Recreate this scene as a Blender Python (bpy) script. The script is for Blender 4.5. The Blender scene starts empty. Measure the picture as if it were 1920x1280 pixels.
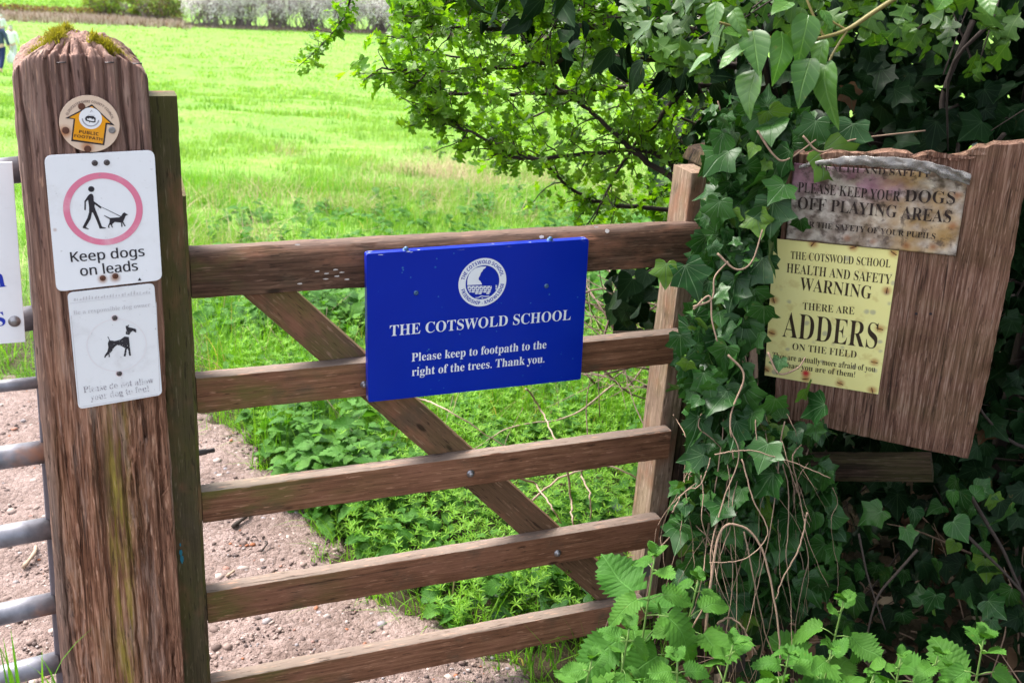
import bpy, math, numpy as np
from mathutils import Matrix, Vector
from mathutils.geometry import tessellate_polygon

SC = bpy.context.scene
COL = SC.collection
RAD = math.radians

# ------------------------------------------------------------------ camera, world, sun, exposure
FPX = 2062.24                      # focal length in pixels of a 1920 px wide picture
PITCH, ROLL, YAW = RAD(22.034), RAD(3.832), RAD(23.016)
EYE = np.array([0., 0., 1.71])
_f = np.array([0, math.cos(PITCH), -math.sin(PITCH)]); _r = np.array([1., 0, 0]); _u = np.cross(_r, _f)
CR = math.cos(ROLL)*_r + math.sin(ROLL)*_u
CU = -math.sin(ROLL)*_r + math.cos(ROLL)*_u
CF = _f
cam = bpy.data.cameras.new('camera'); cam_o = bpy.data.objects.new('camera', cam); COL.objects.link(cam_o)
cam.sensor_width = 36; cam.lens = FPX/1920*36; cam.clip_start = .05; cam.clip_end = 2000
cam_o.matrix_world = Matrix(((CR[0], CU[0], -CF[0], EYE[0]), (CR[1], CU[1], -CF[1], EYE[1]), (CR[2], CU[2], -CF[2], EYE[2]), (0, 0, 0, 1)))
cam.dof.use_dof = True; cam.dof.focus_distance = 2.05; cam.dof.aperture_fstop = 9.0
SC.camera = cam_o

SUN = np.array([-.50, .25, .83]); SUN /= np.linalg.norm(SUN)
W = bpy.data.worlds.new('World'); SC.world = W; W.use_nodes = True
wn = W.node_tree; bg = wn.nodes['Background']
sky = wn.nodes.new('ShaderNodeTexSky'); sky.sky_type = 'NISHITA'; sky.sun_disc = False
sky.sun_elevation = math.asin(SUN[2]); sky.sun_rotation = math.atan2(SUN[0], SUN[1])
sky.air_density = 1.0; sky.dust_density = 4.0; sky.ozone_density = 1.0
hsv = wn.nodes.new('ShaderNodeHueSaturation'); hsv.inputs['Saturation'].default_value = .45      # thin bright overcast
wn.links.new(sky.outputs[0], hsv.inputs['Color']); wn.links.new(hsv.outputs[0], bg.inputs[0]); bg.inputs[1].default_value = .15
sl = bpy.data.lights.new('sun', 'SUN'); sl.energy = 1.5; sl.angle = RAD(24); sl.color = (1, .96, .89)
so = bpy.data.objects.new('sun', sl); COL.objects.link(so)
so.rotation_euler = Vector(SUN).to_track_quat('Z', 'Y').to_euler()
SC.view_settings.view_transform = 'Standard'; SC.view_settings.look = 'None'
SC.view_settings.exposure = 2.12; SC.view_settings.gamma = 1; SC.view_settings.use_curve_mapping = False
SC.render.engine = 'CYCLES'
SC.cycles.max_bounces = 8; SC.cycles.transparent_max_bounces = 8; SC.cycles.transmission_bounces = 5; SC.cycles.diffuse_bounces = 4

# ------------------------------------------------------------------ geometry helpers
def nrm(v):
    v = np.asarray(v, float); return v/np.maximum(np.linalg.norm(v, axis=-1, keepdims=True), 1e-12)
def ray(x, y):
    x = np.asarray(x, float)[..., None]; y = np.asarray(y, float)[..., None]
    return CF + CR*(x-960)/FPX - CU*(y-640)/FPX
def at(x, y, depth):
    return EYE + ray(x, y)*np.asarray(depth, float)[..., None]
G0 = np.array([-.583, 1.86, 0.]); GU = np.array([math.cos(YAW), math.sin(YAW), 0]); GN = np.array([math.sin(YAW), -math.cos(YAW), 0])
UP = np.array([0., 0, 1])
def on_gate(x, y, n=0.):
    d = ray(x, y); t = ((G0+GN*n-EYE)@GN)/(d@GN); return EYE+d*t
def gate_uz(x, y, n=0.):
    q = on_gate(x, y, n)-G0; return np.array([q@GU, q[2]])

class Frame:
    def __init__(s, o, X, Y, Z): s.o, s.X, s.Y, s.Z = map(lambda v: np.asarray(v, float), (o, X, Y, Z))
    def mat(s):
        m = Matrix.Identity(4)
        for i, a in enumerate((s.X, s.Y, s.Z, s.o)):
            for k in range(3): m[k][i] = a[k]
        return m
    def loc(s, x, y, off=0.):                     # where the view line through (x, y) meets the plane Z = off
        d = ray(x, y); P = s.o+s.Z*off; t = ((P-EYE)@s.Z)/(d@s.Z); q = EYE+d*t-s.o
        return np.array([q@s.X, q@s.Y])
    def world(s, p): p = np.asarray(p, float); return s.o+p[..., 0:1]*s.X+p[..., 1:2]*s.Y+p[..., 2:3]*s.Z

def hash2(ix, iy, seed):
    h = (ix.astype(np.int64)*374761393 + iy.astype(np.int64)*668265263 + seed*974711) & 0xffffffff
    h = ((h ^ (h >> 13))*1274126177) & 0xffffffff
    return ((h ^ (h >> 16)) & 0xffff)/65535.
def vn(x, y, seed=0):
    x = np.asarray(x, float); y = np.asarray(y, float); x, y = np.broadcast_arrays(x, y)
    ix = np.floor(x); iy = np.floor(y); fx = x-ix; fy = y-iy; fx = fx*fx*(3-2*fx); fy = fy*fy*(3-2*fy)
    a = hash2(ix, iy, seed); b = hash2(ix+1, iy, seed); c = hash2(ix, iy+1, seed); d = hash2(ix+1, iy+1, seed)
    return (a*(1-fx)+b*fx)*(1-fy)+(c*(1-fx)+d*fx)*fy
def fbm(x, y, seed=0, o=4):
    x = np.asarray(x, float); y = np.asarray(y, float)
    t = 0; a = .5
    for k in range(o): t = t+a*vn(x*2**k, y*2**k, seed+k*17); a *= .5
    return t/(1-.5**o)
def sstep(a, b, x): t = np.clip((np.asarray(x, float)-a)/(b-a), 0, 1); return t*t*(3-2*t)

def link(o, parent=None):
    COL.objects.link(o)
    if parent is not None: o.parent = parent
    return o
def tri_mesh(name, V, T, mat, parent=None, uv=None, smooth=True, face_mat=None):
    V = np.ascontiguousarray(V, np.float32); T = np.ascontiguousarray(T, np.int32); k = T.shape[1]
    me = bpy.data.meshes.new(name); me.vertices.add(len(V)); me.vertices.foreach_set('co', V.ravel())
    me.loops.add(T.size); me.loops.foreach_set('vertex_index', T.ravel())
    me.polygons.add(len(T)); me.polygons.foreach_set('loop_start', np.arange(0, T.size, k, dtype=np.int32))
    if smooth: me.polygons.foreach_set('use_smooth', np.ones(len(T), bool))
    if uv is not None:
        l = me.uv_layers.new(name='uv'); l.data.foreach_set('uv', np.ascontiguousarray(np.asarray(uv, np.float32)[T.ravel()]).ravel())
    for m in (mat if isinstance(mat, (list, tuple)) else [mat]): me.materials.append(m)
    if face_mat is not None: me.polygons.foreach_set('material_index', np.asarray(face_mat, np.int32))
    me.update(calc_edges=True); me.validate()
    return link(bpy.data.objects.new(name, me), parent)
class MB:                                         # collects polygons, then links them as ONE mesh object
    def __init__(s): s.v = []; s.f = []
    def add(s, V, Fc):
        b = len(s.v); s.v += [tuple(map(float, p)) for p in V]; s.f += [tuple(int(i)+b for i in f) for f in Fc]
    def box(s, x0, x1, y0, y1, z0, z1):
        s.add([(x0,y0,z0),(x1,y0,z0),(x1,y1,z0),(x0,y1,z0),(x0,y0,z1),(x1,y0,z1),(x1,y1,z1),(x0,y1,z1)],
              [(0,3,2,1),(4,5,6,7),(0,1,5,4),(1,2,6,5),(2,3,7,6),(3,0,4,7)])
    def prism(s, poly, z0, z1, holes=()):         # polygon in local XY, extruded along local Z
        loops = [list(poly)]+[list(h) for h in holes]; flat = [p for l in loops for p in l]; n = len(flat)
        T = tessellate_polygon([[Vector((p[0], p[1], 0)) for p in l] for l in loops])
        V = [(p[0], p[1], z1) for p in flat]+[(p[0], p[1], z0) for p in flat]; Fc = []
        for a, b, c in T:
            ar = (flat[b][0]-flat[a][0])*(flat[c][1]-flat[a][1])-(flat[b][1]-flat[a][1])*(flat[c][0]-flat[a][0])
            t = (a, b, c) if ar > 0 else (a, c, b)
            Fc += [t, (t[2]+n, t[1]+n, t[0]+n)]
        o = 0
        for li, l in enumerate(loops):
            m = len(l); ar = sum(l[i][0]*l[(i+1) % m][1]-l[(i+1) % m][0]*l[i][1] for i in range(m))
            ccw = (ar > 0) == (li == 0)
            for i in range(m):
                j = (i+1) % m; q = (o+i+n, o+j+n, o+j, o+i)
                Fc.append(q if ccw else q[::-1])
            o += m
        s.add(V, Fc)
    def flat(s, poly, z, holes=()):
        loops = [list(poly)]+[list(h) for h in holes]; fl = [p for l in loops for p in l]
        Fc = []
        for a, b, c in tessellate_polygon([[Vector((p[0], p[1], 0)) for p in l] for l in loops]):
            ar = (fl[b][0]-fl[a][0])*(fl[c][1]-fl[a][1])-(fl[b][1]-fl[a][1])*(fl[c][0]-fl[a][0])
            Fc.append((a, b, c) if ar > 0 else (a, c, b))
        s.add([(p[0], p[1], z) for p in fl], Fc)
    def lathe(s, prof, cx, cy, seg=14):           # profile of (radius, z) round a local Z axis at (cx, cy)
        V = []; Fc = []
        for r, z in prof:
            for k in range(seg): a = 2*math.pi*k/seg; V.append((cx+r*math.cos(a), cy+r*math.sin(a), z))
        for i in range(len(prof)-1):
            for k in range(seg): Fc.append((i*seg+k, i*seg+(k+1) % seg, (i+1)*seg+(k+1) % seg, (i+1)*seg+k))
        Fc.append(tuple((len(prof)-1)*seg+k for k in range(seg)))
        s.add(V, Fc)
    def build(s, name, mat, parent=None, smooth=False, bevel=0):
        me = bpy.data.meshes.new(name); me.from_pydata(s.v, [], s.f); me.materials.append(mat); me.update()
        o = link(bpy.data.objects.new(name, me), parent)
        if smooth: me.polygons.foreach_set('use_smooth', [True]*len(me.polygons))
        if bevel:
            b = o.modifiers.new('bevel', 'BEVEL'); b.width = bevel; b.segments = 2; b.limit_method = 'ANGLE'
        return o
def tubes(lines, sides=5):                        # [(points, radii)] -> V, T of round tapering stems
    Vs = []; Ts = []; b = 0
    for P, R in lines:
        P = np.asarray(P, float); n = len(P); R = np.broadcast_to(np.asarray(R, float), (n,))
        t = np.gradient(P, axis=0); t = nrm(t); ref = np.array([.3, .2, .93]) if abs(t[0][2]) < .9 else np.array([1., 0, 0])
        a = nrm(np.cross(t, ref)); c = np.cross(t, a); ang = np.arange(sides)*2*math.pi/sides
        V = P[:, None]+R[:, None, None]*(np.cos(ang)[None, :, None]*a[:, None]+np.sin(ang)[None, :, None]*c[:, None])
        i, k = np.meshgrid(np.arange(n-1), np.arange(sides), indexing='ij'); k2 = (k+1) % sides
        q = np.stack([i*sides+k, i*sides+k2, (i+1)*sides+k2, (i+1)*sides+k], -1).reshape(-1, 4)
        T = np.concatenate([q[:, [0, 1, 2]], q[:, [0, 2, 3]]])
        e = (n-1)*sides
        T = np.concatenate([T, [(e, e+j, e+j+1) for j in range(1, sides-1)], [(0, j+1, j) for j in range(1, sides-1)]])
        Vs.append(V.reshape(-1, 3)); Ts.append(T+b); b += n*sides
    return np.concatenate(Vs), np.concatenate(Ts)
def spline(pts, n):                               # Catmull-Rom through pts
    P = np.asarray(pts, float); P = np.concatenate([[2*P[0]-P[1]], P, [2*P[-1]-P[-2]]]); m = len(P)-3
    t = np.linspace(0, m-1e-6, n); i = t.astype(int); f = (t-i)[:, None]
    a, b, c, d = P[i], P[i+1], P[i+2], P[i+3]
    return .5*((2*b)+(c-a)*f+(2*a-5*b+4*c-d)*f**2+(3*b-a-3*c+d)*f**3)
def thing(name, label, cat, frame=None, loc=None, group=None):
    o = bpy.data.objects.new(name, None); o.empty_display_size = .05; COL.objects.link(o)
    if frame is not None: o.matrix_world = frame.mat()
    elif loc is not None: o.location = tuple(loc)
    return tag(o, label, cat, group)
def tag(o, label=None, cat=None, group=None, kind=None):
    for k, v in (('label', label), ('category', cat), ('group', group), ('kind', kind)):
        if v: o[k] = v
    return o
def into(parent, V):                              # world points -> the local space of a thing
    M = np.array(parent.matrix_world.inverted() if parent.matrix_world != Matrix.Identity(4) else Matrix.Translation(-parent.location))
    return np.asarray(V) @ M[:3, :3].T + M[:3, 3]

# ------------------------------------------------------------------ node helpers
class NT:
    def __init__(s, name):
        s.m = bpy.data.materials.new(name); s.m.use_nodes = True; s.t = s.m.node_tree; s.t.nodes.clear()
        s.out = s.t.nodes.new('ShaderNodeOutputMaterial')
    def n(s, typ, ins=None, **at_):
        nd = s.t.nodes.new('ShaderNode'+typ)
        for k, v in at_.items(): setattr(nd, k, v)
        for k, v in (ins or {}).items():
            if isinstance(v, bpy.types.NodeSocket): s.t.links.new(v, nd.inputs[k])
            else: nd.inputs[k].default_value = v
        return nd
    def math(s, op, a, b=0., c=0., clamp=False):
        return s.n('Math', {0: a, 1: b, 2: c}, operation=op, use_clamp=clamp).outputs[0]
    def coord(s, scale=(1, 1, 1), kind='Object', loc=(0, 0, 0), rot=(0, 0, 0)):
        tc = s.n('TexCoord'); mp = s.n('Mapping', {0: tc.outputs[kind], 1: loc, 2: rot, 3: scale}); return mp.outputs[0]
    def noise(s, vec, scale=1., detail=4., rough=.55, dist=0.):
        return s.n('TexNoise', {'Vector': vec, 'Scale': scale, 'Detail': detail, 'Roughness': rough, 'Distortion': dist}).outputs[0]
    def ramp(s, fac, stops):
        r = s.n('ValToRGB', {0: fac}); e = r.color_ramp.elements
        while len(e) < len(stops): e.new(.5)
        for k, (p, c) in enumerate(stops):
            e[k].position = p; e[k].color = tuple(c)+(1,) if len(c) == 3 else c
        return r.outputs[0]
    def band(s, fac, a, b): return s.n('MapRange', {0: fac, 1: a, 2: b, 3: 0., 4: 1.}, interpolation_type='SMOOTHSTEP').outputs[0]
    def mix(s, fac, a, b, mode='MIX'):
        def c(v): return tuple(v)+(1,) if isinstance(v, (tuple, list)) and len(v) == 3 else v
        nd = s.n('Mix', {0: fac, 6: c(a), 7: c(b)}, data_type='RGBA', blend_type=mode); return nd.outputs[2]
    def bump(s, h, strength=.4, dist=.002): return s.n('Bump', {'Strength': strength, 'Distance': dist, 'Height': h}).outputs[0]
    def bsdf(s, col, rough=.7, bump=None, metal=0., spec=.4, coat=0., extra=None):
        ins = {'Base Color': col if isinstance(col, bpy.types.NodeSocket) else tuple(col)+(1,), 'Roughness': rough, 'Metallic': metal, 'Specular IOR Level': spec, 'Coat Weight': coat}
        if bump is not None: ins['Normal'] = bump
        ins.update(extra or {})
        return s.n('BsdfPrincipled', ins).outputs[0]
    def done(s, sh): s.t.links.new(sh, s.out.inputs[0]); return s.m

def m_plain(name, col, rough=.6, metal=0., spec=.4, var=.12, vscale=60., bumpd=0., coat=0.):
    t = NT(name); v = t.coord(); n = t.noise(v, vscale, 5)
    c = t.mix(n, tuple(x*(1-var) for x in col), tuple(min(1, x*(1+var)) for x in col))
    return t.done(t.bsdf(c, rough, t.bump(n, .5, bumpd) if bumpd else None, metal, spec, coat))

def m_wood(name, cols, axis='X', green=0., green_dir=None, pale=0., scale=1., sawn=0., lit_top=None, moss_col=(.10, .115, .02), streak=None):
    """weathered wood; cols = dark, mid, light; grain runs along the local axis"""
    t = NT(name); st = {'X': (4, 120, 120), 'Y': (120, 4, 120), 'Z': (120, 120, 4)}[axis]
    v = t.coord(tuple(s*scale for s in st)); raw = t.coord()
    warp = t.noise(raw, 3., 2)
    g1 = t.noise(v, 1., 6, .65, .6); g2 = t.noise(t.coord(tuple(s*scale*3.2 for s in st)), 1., 3, .6)
    g = t.math('ADD', t.math('MULTIPLY', g1, .68), t.math('MULTIPLY', g2, .32))
    c = t.ramp(g, [(.37, tuple(x*.8 for x in cols[0])), (.49, cols[1]), (.61, tuple(x*1.12 for x in cols[2]))])
    blot = t.noise(raw, 9., 5, .6)
    c = t.mix(t.band(blot, .45, .75), c, t.mix(1., c, (.62, .55, .52), 'MULTIPLY'))
    if sawn:                                   # sawn faces: fine quiet grain, tannin and rust coloured blotches, dark knots
        quiet = t.mix(g2, tuple(.62*a_+.38*b_ for a_, b_ in zip(cols[1], cols[0])), tuple(.62*a_+.38*b_ for a_, b_ in zip(cols[1], cols[2])))
        c = t.mix(sawn, c, quiet)
        b1 = t.noise(t.coord((6, 13, 13) if axis == 'X' else (13, 13, 6), loc=(4, 4, 2)), 1., 4, .6)
        c = t.mix(t.math('MULTIPLY', t.band(b1, .48, .66), .75), c, t.mix(g2, (.17, .070, .040), (.32, .15, .09)))
        b2 = t.noise(t.coord((8, 10, 10), loc=(9, 1, 5)), 1., 5, .6); c = t.mix(t.math('MULTIPLY', t.band(b2, .52, .72), .7), c, t.mix(g2, (.045, .035, .022), (.12, .09, .06)))
        kn = t.n('TexVoronoi', {'Vector': t.coord((6, 22, 16) if axis == 'X' else (16, 22, 6)), 'Scale': 1.}).outputs[0]
        kw = t.math('ADD', kn, t.math('MULTIPLY', t.math('SUBTRACT', blot, .5), .12)); c = t.mix(t.math('MULTIPLY', t.band(kw, .11, .04), .85), c, tuple(x*.55 for x in cols[0]))
    if pale: c = t.mix(t.math('MULTIPLY', t.band(g2, .55, .72), pale), c, (.42, .33, .29))
    if green:
        gm = t.band(t.noise(t.coord((14, 14, 5) if axis == 'Z' else (5, 14, 14)), 1., 4, .6), .38, .66)
        if green_dir is not None:              # algae heavier at one end of the piece
            sx = t.n('SeparateXYZ', {0: raw}).outputs['XYZ'.index(green_dir[0])]
            gm = t.math('MULTIPLY', gm, t.band(sx, green_dir[1], green_dir[2]))
        c = t.mix(t.math('MULTIPLY', gm, green), c, moss_col)
    if lit_top is not None:                   # upper sides painted paler, standing in for light from above; fixed to the piece
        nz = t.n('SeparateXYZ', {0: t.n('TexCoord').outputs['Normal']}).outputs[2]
        c = t.mix(t.math('MULTIPLY', t.band(nz, .55, .8), .85), c, t.mix(g, tuple(x*.55 for x in lit_top), lit_top))
    if streak: c = streak(t, c, raw)
    crack = t.band(t.noise(t.coord(tuple(s*scale*.42 for s in st), loc=(3, 1, 7)), 1., 4, .62, .4), .36, .31)
    c = t.mix(t.math('MULTIPLY', crack, .8-.55*sawn), c, tuple(x*.3 for x in cols[0]))
    fl = t.noise(t.coord(tuple(22*scale if s < 20 else 210*scale for s in st), loc=(8, 2, 4)), 1., 3, .6)      # torn fibres: short pale and dark flecks
    c = t.mix(t.math('MULTIPLY', t.band(fl, .60, .69), .5), c, tuple(min(.6, x*1.5+.03) for x in cols[2])); c = t.mix(t.math('MULTIPLY', t.band(fl, .40, .31), .7), c, tuple(x*.6 for x in cols[0]))
    h = t.math('SUBTRACT', g, t.math('MULTIPLY', crack, .6)); h = t.math('ADD', h, t.math('MULTIPLY', fl, .5))
    return t.done(t.bsdf(c, .82, t.bump(h, .75-.35*sawn, .0028), spec=.25))

def m_leaf(name, c1, c2, trans=.35, rough=.4, spec=.5, veins=None, vein_col=(.2, .3, .1), tcol=None, bumpd=0., odd=None, back=None):
    t = NT(name); rnd = t.n('NewGeometry').outputs['Random Per Island']
    c = t.mix(rnd, c1, c2)
    if odd: c = t.mix(t.math('GREATER_THAN', t.math('FRACT', t.math('MULTIPLY', rnd, 17.3)), 1-odd[0]), c, odd[1])
    n = t.noise(t.coord((1, 1, 1)), 70., 3); c = t.mix(t.math('MULTIPLY', n, .55), c, t.mix(1., c, (.55, .6, .5), 'MULTIPLY'))
    sp_ = t.noise(t.coord((1, 1, 1), loc=(3, 8, 5)), 46., 4, .6); c = t.mix(t.math('MULTIPLY', t.band(sp_, .66, .74), .55), c, t.mix(.5, c, (.20, .13, .03)))
    bump = None
    if veins:
        uv = t.n('UVMap').outputs[0]; sx = t.n('SeparateXYZ', {0: uv})
        x = t.math('ABSOLUTE', t.math('SUBTRACT', sx.outputs[0], .5)); y = sx.outputs[1]
        mid = t.band(x, .022, .006)
        if veins == 'ivy':
            a = t.math('ARCTAN2', x, y); r = t.math('SQRT', t.math('ADD', t.math('MULTIPLY', x, x), t.math('MULTIPLY', y, y)))
            m = mid
            for ang, w in ((.72, .014), (1.62, .012), (.36, .008), (1.15, .007)):
                d = t.math('MULTIPLY', t.math('ABSOLUTE', t.math('SUBTRACT', a, ang)), r)
                m = t.math('MAXIMUM', m, t.math('MULTIPLY', t.band(d, w, w*.3), .9))
            hgt = m
        else:
            k, nn = veins
            q = t.math('FRACT', t.math('MULTIPLY', t.math('SUBTRACT', y, t.math('MULTIPLY', x, k)), nn))
            d = t.math('ABSOLUTE', t.math('SUBTRACT', q, .5)); lat = t.band(d, .09, .01)
            m = t.math('MAXIMUM', mid, t.math('MULTIPLY', lat, .55)); hgt = t.math('MAXIMUM', t.math('MULTIPLY', mid, 1.), t.math('MULTIPLY', t.band(d, .5, .0), .35))
        c = t.mix(t.math('MULTIPLY', m, .6 if veins == 'ivy' else .38), c, vein_col)
        if bumpd: bump = t.bump(t.math('MULTIPLY', hgt, -1.), .8, bumpd)
    if back: c = t.mix(t.n('NewGeometry').outputs['Backfacing'], c, back)
    p = t.bsdf(c, rough, bump, spec=spec)
    if trans:
        tc = t.mix(1., c, tcol or (1.6, 1.9, .6), 'MULTIPLY')
        tr = t.n('BsdfTranslucent', {0: tc}).outputs[0]
        p = t.n('MixShader', {0: trans, 1: p, 2: tr}).outputs[0]
    return t.done(p)

# ------------------------------------------------------------------ leaf templates: V (x across, y along, z up), T, uv
def fan_leaf(half, fold=.16, sag=.0):
    """half outline from base to tip (x >= 0); folded along the midrib"""
    half = np.asarray(half, float); n = len(half); ys = half[:, 1]
    mid = np.stack([np.zeros(n), np.clip(ys, 0, 1), np.zeros(n)], 1)
    R = np.stack([half[:, 0], ys, fold*half[:, 0]], 1); L = R*np.array([-1, 1, 1])
    V = np.concatenate([mid, R, L]); T = []
    for i in range(n-1):
        T += [(i, n+i, n+i+1), (i, n+i+1, i+1), (i, 2*n+i+1, 2*n+i), (i, i+1, 2*n+i+1)]
    T = np.array(T); a = np.linalg.norm(np.cross(V[T[:, 1]]-V[T[:, 0]], V[T[:, 2]]-V[T[:, 0]]), axis=1); T = T[a > 1e-6]
    V[:, 2] += sag*V[:, 1]*(1-V[:, 1])
    used = np.unique(T); mp = -np.ones(len(V), int); mp[used] = np.arange(len(used)); V = V[used]; T = mp[T]
    return V, T, np.stack([V[:, 0]+.5, V[:, 1]], 1)
IVY = fan_leaf([(0, 0), (.10, -.11), (.26, -.17), (.40, -.12), (.41, .04), (.43, .18), (.60, .38), (.46, .45), (.28, .53), (.20, .66), (.10, .84), (0, 1)], .14)
IVY2 = fan_leaf([(0, 0), (.14, -.09), (.32, -.10), (.47, .02), (.52, .16), (.50, .30), (.40, .46), (.28, .62), (.13, .82), (0, 1)], .12)
OVATE = fan_leaf([(0, 0), (.12, .02), (.22, .12), (.28, .25), (.285, .38), (.235, .56), (.14, .75), (.07, .9), (0, 1)], .22)
HAW = fan_leaf([(0, 0), (.05, .16), (.20, .24), (.36, .36), (.33, .46), (.15, .47), (.22, .60), (.38, .70), (.33, .80), (.15, .76), (.17, .90), (.08, .97), (0, 1)], .2)
def nettle_tpl(nt=9):
    h = [(0, 0), (.10, -.05), (.24, -.06)]
    for k in range(nt):
        v = .0+.96*k/nt; w = .40*math.sin(math.pi*min(1, (v+.18)/1.18)**.72)**.85
        h += [(w+.03, v+.075), (w-.05, v+.055+.03)]
    h += [(.035, .965), (0, 1.03)]
    return fan_leaf([(max(0, x), y) for x, y in h], .2)
NET = nettle_tpl(); NET_S = nettle_tpl(6)
SMALL = fan_leaf([(0, 0), (.25, .25), (.30, .5), (.18, .8), (0, 1)], .2)
NARROW = fan_leaf([(0, 0), (.07, .3), (.08, .6), (0, 1)], .1)

def batch(tpl, pos, fwd, nor, size, rg, bend=.25, wob=.08):
    """many copies of one leaf: positions, growth direction, upper side, length -> V, T, uv"""
    V, T, uv = tpl; n = len(pos); m = len(V)
    fwd = nrm(fwd); nor = nrm(nor-(np.sum(nor*fwd, 1, keepdims=True))*fwd); rt = np.cross(fwd, nor)
    size = np.broadcast_to(np.asarray(size, float), (n,))
    b = rg.normal(bend, abs(bend)*.6+.05, n)[:, None]; tw = rg.normal(0, .35, n)[:, None]; wx = rg.uniform(.85, 1.15, n)[:, None]
    fo = rg.uniform(.3, 1.8, n)[:, None]
    x = V[None, :, 0]*wx; y = np.broadcast_to(V[None, :, 1], (n, m)); z = V[None, :, 2]*fo-b*y*y+tw*x*y
    z = z+wob*np.sin(9*x+7*y+rg.uniform(0, 6, n)[:, None])*.35
    P = pos[:, None]+size[:, None, None]*(x[..., None]*rt[:, None]+y[..., None]*fwd[:, None]+z[..., None]*nor[:, None])
    TT = T[None]+(np.arange(n)*m)[:, None, None]
    return P.reshape(-1, 3), TT.reshape(-1, 3), np.tile(uv, (n, 1))
def join(bs):
    o = 0; V = []; T = []; U = []
    for v, t, u in bs: V.append(v); T.append(t+o); U.append(u); o += len(v)
    return np.concatenate(V), np.concatenate(T), np.concatenate(U)
def blades(pos, h, w, rg, lean=.5, segs=3, droop=.5, wind=(0, 0)):
    n = len(pos); az = rg.uniform(0, 2*math.pi, n); ln = np.abs(rg.normal(0, lean, n)); d = np.stack([np.cos(az)*ln+wind[0], np.sin(az)*ln+wind[1], np.zeros(n)], 1)
    fa = az+rg.normal(math.pi/2, .6, n); side = np.stack([np.cos(fa), np.sin(fa), np.zeros(n)], 1)
    h = np.broadcast_to(h, (n,)); w = np.broadcast_to(w, (n,))
    rows = []
    for k in range(segs+1):
        t = k/segs; c = pos+np.stack([np.zeros(n), np.zeros(n), h*(t-droop*.35*t*t*ln.clip(0, 1.6))], 1)+d*(h*t**1.7)[:, None]
        ww = w*(1-t**1.5)*.5
        if k < segs: rows += [c-side*ww[:, None], c+side*ww[:, None]]
        else: rows += [c]
    V = np.stack(rows, 1); m = V.shape[1]; T = []
    for k in range(segs-1): T += [(2*k, 2*k+1, 2*k+3), (2*k, 2*k+3, 2*k+2)]
    T.append((2*segs-2, 2*segs-1, 2*segs))
    TT = np.array(T)[None]+(np.arange(n)*m)[:, None, None]
    return V.reshape(-1, 3), TT.reshape(-1, 3), np.zeros((n*m, 2))

# ------------------------------------------------------------------ lettering
def _to_math(s, style):
    up, lo = {'serif': (0x1D400, 0x1D41A), 'sans': (0x1D5A0, 0x1D5BA), 'sansb': (0x1D5D4, 0x1D5EE)}[style]
    return ''.join(chr(up+ord(c)-65) if 'A' <= c <= 'Z' else chr(lo+ord(c)-97) if 'a' <= c <= 'z' else c for c in s)
def _text_raw(body, style, off=0., spacing=1.):
    c = bpy.data.curves.new('t', 'FONT'); c.body = _to_math(body, style) if style in ('serif', 'sans', 'sansb') else body
    c.offset = off; c.resolution_u = 4; c.space_character = spacing
    o = bpy.data.objects.new('t', c); COL.objects.link(o)
    dg = bpy.context.evaluated_depsgraph_get(); dg.update()
    me = bpy.data.meshes.new_from_object(o.evaluated_get(dg))
    V = np.array([v.co[:2] for v in me.vertices], float).reshape(-1, 2); Fc = [tuple(p.vertices) for p in me.polygons]
    bpy.data.objects.remove(o); bpy.data.curves.remove(c); bpy.data.meshes.remove(me)
    return V, Fc
_cap = {}
def cap_h(style):
    if style not in _cap: v, _ = _text_raw('H', style); _cap[style] = (v[:, 1].max()-v[:, 1].min())
    return _cap[style]
def put_text(mb, fr, body, style, p0, p1, cap, z, off=0., spacing=1., dz=None):
    """a line of writing whose baseline runs from p0 to p1 on the sign's face"""
    a = fr.loc(*p0); b = fr.loc(*p1); V, Fc = _text_raw(body, style, off, spacing)
    ch = np.linalg.norm(fr.loc(p0[0], p0[1]-cap)-a); L = np.linalg.norm(b-a); ex = (b-a)/L; ey = np.array([-ex[1], ex[0]])
    x = (V[:, 0]-V[:, 0].min())/(V[:, 0].max()-V[:, 0].min())*L; y = V[:, 1]*ch/cap_h(style)
    P = a+x[:, None]*ex+y[:, None]*ey
    zz = z+(dz(P[:, 0], P[:, 1]) if dz else 0)
    mb.add(np.concatenate([P, np.broadcast_to(zz, (len(P),))[:, None]], 1), Fc)
def letter(parent, fr, mat, style, z, rows, dz=None, up=0., name='lettering', fat=0.):
    for body, p0, p1, cap, off in rows:           # one part for each line of writing
        mb = MB(); put_text(mb, fr, body, style, p0, p1, cap, z, off, dz=dz)
        if fat: put_text(mb, fr, body, style, (p0[0]+fat, p0[1]), (p1[0]+fat, p1[1]), cap, z+.00008, off, dz=dz)
        mb.v = [(x, y, z_+up) for x, y, z_ in mb.v]; mb.build(name, mat, parent)
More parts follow.
